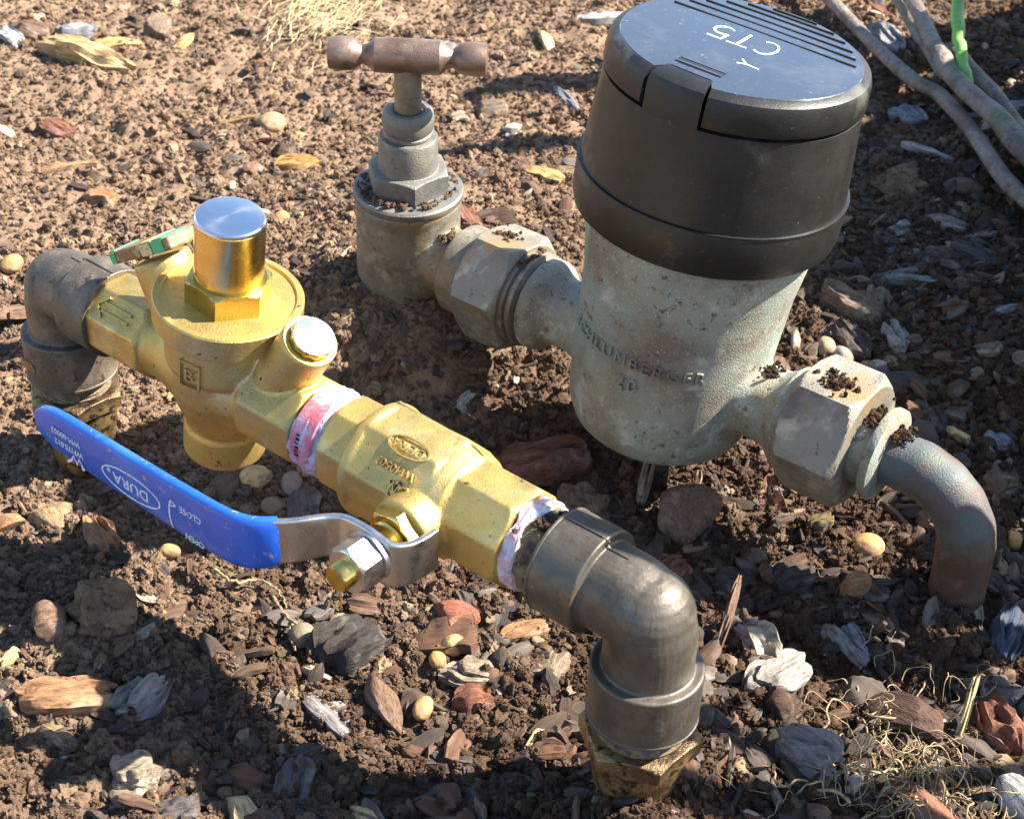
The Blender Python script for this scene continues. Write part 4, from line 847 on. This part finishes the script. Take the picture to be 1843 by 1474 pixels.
def free(x, y, rad):
    return all(hypot(x-c[0], y-c[1]) > q+rad*.6 for c, q in AVOID) and all(hypot(x-a, y-b) > q+rad*.5 for a, b, q in HAND)
def mulchy(x, y):
    """0 = bare dry soil (rear left), 1 = bark mulch (right and front)"""
    return 1/(1+math.exp(-((x-.02)*9-(y-.52)*6)))
LAND = [('the front elbow', *A((0, 0, 0))[:2]), ('the rear elbow', *A((270, 0, 0))[:2]), ('the tap', *B((0, 0, 0))[:2]), ('the water meter', *B((136, 0, 0))[:2]), ('the right union nut', *B((208, 0, 0))[:2]),
 ('the copper pipe', *B((267, 0, 0))[:2]), ('the root tangle', .139, .35), ('the charred chunk', -.05, .385), ('the mossy clod', -.147, .392), ('the long orange slab', -.157, .355), ('the layered bark chunk', -.125, .325),
 ('the split pale wood chunk', -.235, .90), ('the straw tuft', -.143, .985), ('the egg-shaped pebble', -.142, .814), ('the long grey-brown slab', .16, .645), ('the large soil clod', .20, .78),
 ('the slate-grey slab', .225, .695), ('the blue handle tip', -.15, .46), ('the wedge-shaped rock', -.036, .37), ('the pale flaky bark', .088, .385), ('the grey flaky bark', .096, .352), ('the red bark slab', .015, .505)]
SIZE = lambda q: 'tiny' if q < .6 else 'small' if q < .85 else 'middling' if q < 1.15 else 'large'
SHAPE = {'slab': 'flat', 'stick': 'stick-like', 'block': 'chunky', 'flaky': 'flaky'}
HUE = {'dark': 'charcoal bark chip', 'brown': 'red-brown bark chip', 'grey': 'grey wood chip', 'tan': 'tan wood chip'}
USED = {}
def chip_label(gk, kind, q, x, y):
    near = sorted(LAND, key=lambda l: hypot(x-l[1], y-l[2]))
    for nm, lx, ly in near[:4]:
        a_ = math.degrees(atan2(y-ly, x-lx)) % 360
        side = ['right of', 'behind and right of', 'behind', 'behind and left of', 'left of', 'in front and left of', 'in front of', 'in front and right of'][int((a_+22.5)//45) % 8]
        how = 'close ' if hypot(x-lx, y-ly) < .045 else 'farther '
        lb = '%s %s %s %s%s %s' % (SIZE(q), SHAPE[kind], HUE[gk], how, side, nm)
        if lb not in USED: USED[lb] = 1; return lb
    return lb
r = np.random.default_rng(12); placed = 0; cnt = {k: 0 for k in GROUPS}; tries = 0
LIM = {'dark': 110, 'brown': 85, 'grey': 50, 'tan': 50}
while tries < 9000 and placed < sum(LIM.values()):
    tries += 1
    y = .22+r.random()**1.3*.86; x = (r.random()*2-1)*(.06+.36*y)+.01; mu = mulchy(x, y)
    w_ = np.array([.42*mu+.02, .34*mu+.08, .22*mu+.02, .9*(1-mu) if mu < .8 else 0]); gk = str(r.choice(['dark', 'brown', 'grey', 'tan'], p=w_/w_.sum()))
    if cnt[gk] >= LIM[gk] or (gk == 'tan' and r.random() < .5): continue
    kind, me, T = PROTO[int(r.integers(len(PROTO)))]
    sc_ = float(np.clip(r.lognormal(-.05, .38), .4, 2.0))*(.6 if gk == 'tan' else 1)
    if not free(x, y, .008*sc_): continue
    o = bpy.data.objects.new('mulch_chip', me); COL.objects.link(o)
    o.location = (x, y, gh(x, y)+T*sc_*.0001); o.scale = (sc_*(.8+.6*r.random()), sc_, sc_)
    o.rotation_euler = (r.normal()*.28, r.normal()*.28, r.random()*2*pi)
    col = np.array(PAL[GROUPS[gk][2][int(r.integers(len(GROUPS[gk][2])))]])*(.75+.5*r.random()); o.color = (*col, 1)
    tag(o, chip_label(gk, kind, sc_, x, y), 'wood chip', GROUPS[gk][1]); cnt[gk] += 1; placed += 1
print('chips', cnt)

# --- uncountable: crumbs and flakes, instanced on points
def scatter(name, label, cat, meshes, P, scale, rot, squash=None):
    src = bpy.data.collections.new(name+'_source')
    for i, me in enumerate(meshes):
        src.objects.link(bpy.data.objects.new('%s_piece_%02d' % (name, i), me))
    me = bpy.data.meshes.new(name); n = len(P); me.vertices.add(n); me.vertices.foreach_set('co', P.ravel())
    a = me.attributes.new('size', 'FLOAT_VECTOR', 'POINT'); a.data.foreach_set('vector', (scale if scale.ndim == 2 else np.repeat(scale[:, None], 3, 1)).ravel())
    a = me.attributes.new('turn', 'FLOAT_VECTOR', 'POINT'); a.data.foreach_set('vector', rot.ravel())
    o = bpy.data.objects.new(name, me); COL.objects.link(o)
    nt = bpy.data.node_groups.new(name, 'GeometryNodeTree')
    nt.interface.new_socket('Geometry', in_out='INPUT', socket_type='NodeSocketGeometry'); nt.interface.new_socket('Geometry', in_out='OUTPUT', socket_type='NodeSocketGeometry')
    gi = nt.nodes.new('NodeGroupInput'); go = nt.nodes.new('NodeGroupOutput'); ip = nt.nodes.new('GeometryNodeInstanceOnPoints')
    ci = nt.nodes.new('GeometryNodeCollectionInfo'); ci.inputs[0].default_value = src; ci.inputs['Separate Children'].default_value = True; ci.inputs['Reset Children'].default_value = True
    def attr(nm, ty):
        q = nt.nodes.new('GeometryNodeInputNamedAttribute'); q.data_type = ty; q.inputs[0].default_value = nm; return q.outputs[0]
    rv = nt.nodes.new('FunctionNodeRandomValue'); rv.data_type = 'INT'; rv.inputs[4].default_value = 0; rv.inputs[5].default_value = len(meshes)-1
    L = nt.links.new
    L(gi.outputs[0], ip.inputs['Points']); L(ci.outputs[0], ip.inputs['Instance']); ip.inputs['Pick Instance'].default_value = True
    L(rv.outputs[2], ip.inputs['Instance Index'])
    er = nt.nodes.new('FunctionNodeEulerToRotation'); L(attr('turn', 'FLOAT_VECTOR'), er.inputs[0]); L(er.outputs[0], ip.inputs['Rotation'])
    L(attr('size', 'FLOAT_VECTOR'), ip.inputs['Scale']); L(ip.outputs[0], go.inputs[0])
    m = o.modifiers.new('scatter', 'NODES'); m.node_group = nt
    return tag(o, label, cat, None, 'stuff')
def unit(g, mat, sa=80):
    me = to_mesh(g, 'piece'); me.materials.append(mat); me.polygons.foreach_set('use_smooth', [True]*len(me.polygons)); me.set_sharp_from_angle(angle=radians(sa)); return me
crumbs = [unit(lump_geo(1, .7+.3*((k*7) % 5)/4, .6+.3*((k*3) % 4)/3, 40+k, .6, 2.4, .5, ICO3, 3), M['crumb'], 60) for k in range(12)]
flakes = [unit(slab_geo(1, .42 if k % 3 else .16, .14, 60+k, 8, 5, .45, .9, .5, .5), M['flake'], 40) for k in range(9)]
def region(n, r):
    y = .20+.88*r.random(n)**1.15; x = (r.random(n)*2-1)*(.07+.37*y)+.01; return x, y
r = np.random.default_rng(21)
x, y = region(165000, r)
keep = vnoise(x/.03, y/.03, 77)+.55*r.random(len(x)) > .42; x, y = x[keep], y[keep]
mu = 1/(1+np.exp(-((x-.02)*9-(y-.52)*6))); s = np.clip(r.lognormal(0, .52, len(x))*(.0015+.0007*mu), .0008, .007)
P = np.stack([x, y, ground_h(x, y)+s*(.42*r.random(len(x))-.15)], 1); scatter('soil_crumbs', 'loose crumbs of brown garden soil', 'soil', crumbs, P, s, r.random((len(x), 3))*6.28)
x, y = region(1500, r); s = np.clip(r.lognormal(math.log(.006), .35, len(x)), .004, .013)
P = np.stack([x, y, ground_h(x, y)-s*.12], 1); scatter('soil_lumps', 'larger lumps of garden soil', 'soil', crumbs, P, s, r.random((len(x), 3))*6.28)
x, y = region(15000, r); mu = 1/(1+np.exp(-((x-.02)*9-(y-.52)*6))); keep = r.random(len(x)) < .10+.55*mu; x, y, mu = x[keep], y[keep], mu[keep]
s = np.clip(r.lognormal(0, .5, len(x))*(.0042+.0034*mu), .002, .017)
P = np.stack([x, y, ground_h(x, y)+.0012], 1); rot = np.stack([r.normal(0, .4, len(x)), r.normal(0, .4, len(x)), r.random(len(x))*6.28], 1)
scatter('mulch_flakes', 'small bark flakes and fibres strewn over the soil', 'mulch', flakes, P, s, rot)

barks = [unit(Geo(g_.V, g_.F), M['flake'], a_) for g_, a_ in [(slab_geo(1, .55+.1*(k % 4), .26, 160+k, 12, 7, .35, .9, .5, .35), 38) for k in range(7)]+[(lump_geo(1, .8, .55, 180+k, .25, 1.6, .08, ICO3, 9), 26) for k in range(6)]]
x, y = region(7000, r); mu = 1/(1+np.exp(-((x-.03)*11-(y-.50)*6))); ok = np.ones(len(x), bool)
for c_, q_ in AVOID: ok &= np.hypot(x-c_[0], y-c_[1]) > q_+.006
keep = ok & (r.random(len(x)) < .02+.75*mu**2*np.clip((y-.22)/.2, .35, 1)); x, y = x[keep], y[keep]
s = np.clip(r.lognormal(math.log(.0095), .38, len(x)), .005, .022); P = np.stack([x, y, ground_h(x, y)+.0002], 1)
rot = np.stack([r.normal(0, .35, len(x)), r.normal(0, .35, len(x)), r.random(len(x))*6.28], 1)
scatter('bark_mulch', 'dense layer of dark broken bark pieces in the mulch bed', 'mulch', barks, P, s, rot); print('bark', len(x))

# soil knocked onto the fittings
r = np.random.default_rng(31); pts = []
def dust(frame, s, w, z, ds, dw, n):
    for _ in range(n): pts.append(frame((s+r.normal()*ds, w+r.normal()*dw, z+r.random()*.8)))
dust(B, 209, -3, ZB+23.4, 3.4, 3.2, 110); dust(B, 224.5, 0, ZB+14.6, 1.2, 3.5, 110); dust(B, 236, -1, ZB+11.2, 1.6, 2.5, 70); dust(B, 52, 3, ZB+22.4, 3, 2.5, 40); dust(B, 68, -2, ZB+18.9, 1, 4, 60)
for _ in range(170):
    q = r.random()*2*pi; rr = 16.5+5*r.random(); pts.append(B(tup(79.6)+np.array((rr*cos(q), rr*sin(q), .2))))
dust(B, 26, -4, ZB+14.5, 2.2, 2.5, 70); dust(A, 148.5, 1, ZA+15.4, 2.0, 3.0, 45); dust(A, 38, 2, ZA+13.4, 1.5, 3.5, 30); dust(A, 84, 16, ZA+10.4, 2, 1.6, 20); dust(B, 180, 0, ZB+14, 2.5, 3, 50)
pts = np.array(pts); s = np.clip(r.lognormal(math.log(.0013), .4, len(pts)), .0006, .003)
scatter('soil_on_fittings', 'crumbs of soil sticking to the tap, nuts and valves', 'soil', crumbs, pts, s, r.random((len(pts), 3))*6.28)

# ------------------------------------------------------------------ strap-leaved plant growing just right of the view; its blades shade the mulch
LEAVES = [
([(0.462, 0.904, 0.15), (0.401, 0.831, 0.15), (0.362, 0.788, 0.15), (0.318, 0.729, 0.15)], 0.0392),
([(0.414, 0.792, 0.13), (0.345, 0.73, 0.13), (0.301, 0.683, 0.13)], 0.0365),
([(0.371, 0.698, 0.11), (0.323, 0.653, 0.11), (0.293, 0.631, 0.11)], 0.0374),
([(0.343, 0.625, 0.1), (0.311, 0.6, 0.1), (0.286, 0.585, 0.1)], 0.0318),
([(0.33, 0.572, 0.1), (0.301, 0.55, 0.1), (0.279, 0.544, 0.1)], 0.0237),
([(0.306, 0.516, 0.09), (0.283, 0.497, 0.09), (0.256, 0.469, 0.09)], 0.0176),
([(0.347, 0.466, 0.14), (0.314, 0.449, 0.14), (0.273, 0.444, 0.14), (0.239, 0.441, 0.14)], 0.0152),
([(0.318, 0.433, 0.12), (0.269, 0.425, 0.12), (0.24, 0.431, 0.12)], 0.0133),
([(0.324, 0.363, 0.23), (0.289, 0.365, 0.23), (0.254, 0.369, 0.23), (0.183, 0.378, 0.23)], 0.0149),
([(0.258, 0.361, 0.14), (0.236, 0.376, 0.14), (0.219, 0.392, 0.14)], 0.0127),
([(0.399, 0.94, 0.32), (0.363, 0.932, 0.32), (0.323, 0.916, 0.32)], 0.0206),
([(0.385, 0.859, 0.32), (0.354, 0.849, 0.32), (0.306, 0.836, 0.32)], 0.0169),
([(0.445, 1.004, 0.16), (0.41, 0.965, 0.16), (0.375, 0.919, 0.16)], 0.0282),
([(0.476, 1.007, 0.14), (0.404, 0.905, 0.14), (0.346, 0.832, 0.14)], 0.0317),
([(0.268, 0.402, 0.08), (0.257, 0.404, 0.08), (0.243, 0.411, 0.08)], 0.0156),
([(0.279, 0.371, 0.26), (0.235, 0.368, 0.26), (0.189, 0.386, 0.26)], 0.0088),
([(0.362, 0.661, 0.11), (0.324, 0.634, 0.11), (0.294, 0.608, 0.11)], 0.0346),
([(0.393, 0.746, 0.12), (0.342, 0.696, 0.12), (0.303, 0.662, 0.12)], 0.0371),
([(0.335, 0.593, 0.1), (0.305, 0.57, 0.1), (0.282, 0.56, 0.1)], 0.0259),
([(0.311, 0.538, 0.09), (0.287, 0.522, 0.09), (0.261, 0.506, 0.09)], 0.0213),
([(0.288, 0.483, 0.08), (0.263, 0.459, 0.08), (0.245, 0.446, 0.08)], 0.0155),
([(0.417, 0.845, 0.12), (0.366, 0.786, 0.12), (0.322, 0.739, 0.12)], 0.0365)
]
pb = np.array((.62, .66, 0.))
plant = thing('strap_leaf_plant', 'clump of green strap leaves growing to the right of the meter', 'plant', (pb[0], pb[1], gh(pb[0], pb[1])))
for k, (P, wd) in enumerate(LEAVES):
    P = [np.array(p) for p in P]; e = P[0]; r = np.random.default_rng(k)
    d = (P[0]-P[1]); d /= np.linalg.norm(d)+1e-9
    root_ = np.array((max(pb[0], e[0]+.08)+r.normal()*.03, pb[1]+(e[1]-pb[1])*.5+r.normal()*.03, gh(pb[0], pb[1])))
    mid = e+d*.07+np.array((0.02, 0, -.02)); mid2 = (mid+root_)/2+np.array((.03, 0, .06))
    path = smooth_path(np.array([root_, mid2, mid]+P+[P[-1]+(P[-1]-P[-2])*.35+np.array((0, 0, -.02))]), 40)
    T = np.gradient(path, axis=0); T /= np.linalg.norm(T, axis=1)[:, None]; S = np.array(sun_dir); rows = []
    for i in range(40):
        x = np.cross(T[i], S); x /= np.linalg.norm(x)+1e-9; u = i/39; h = wd/2*min(1, .45+u*1.6)*min(1, (1-u)*4+.03); nrm = np.cross(x, T[i])
        rows.append(np.array([path[i]-x*h+nrm*h*.25, path[i]+nrm*.0006, path[i]+x*h+nrm*h*.25, path[i]+x*h+nrm*(h*.25-.0008), path[i]-nrm*.0006, path[i]-x*h+nrm*(h*.25-.0008)])*1000)
    obj('leaf', rings(rows), M['leaf'], plant, W0, ang=50)
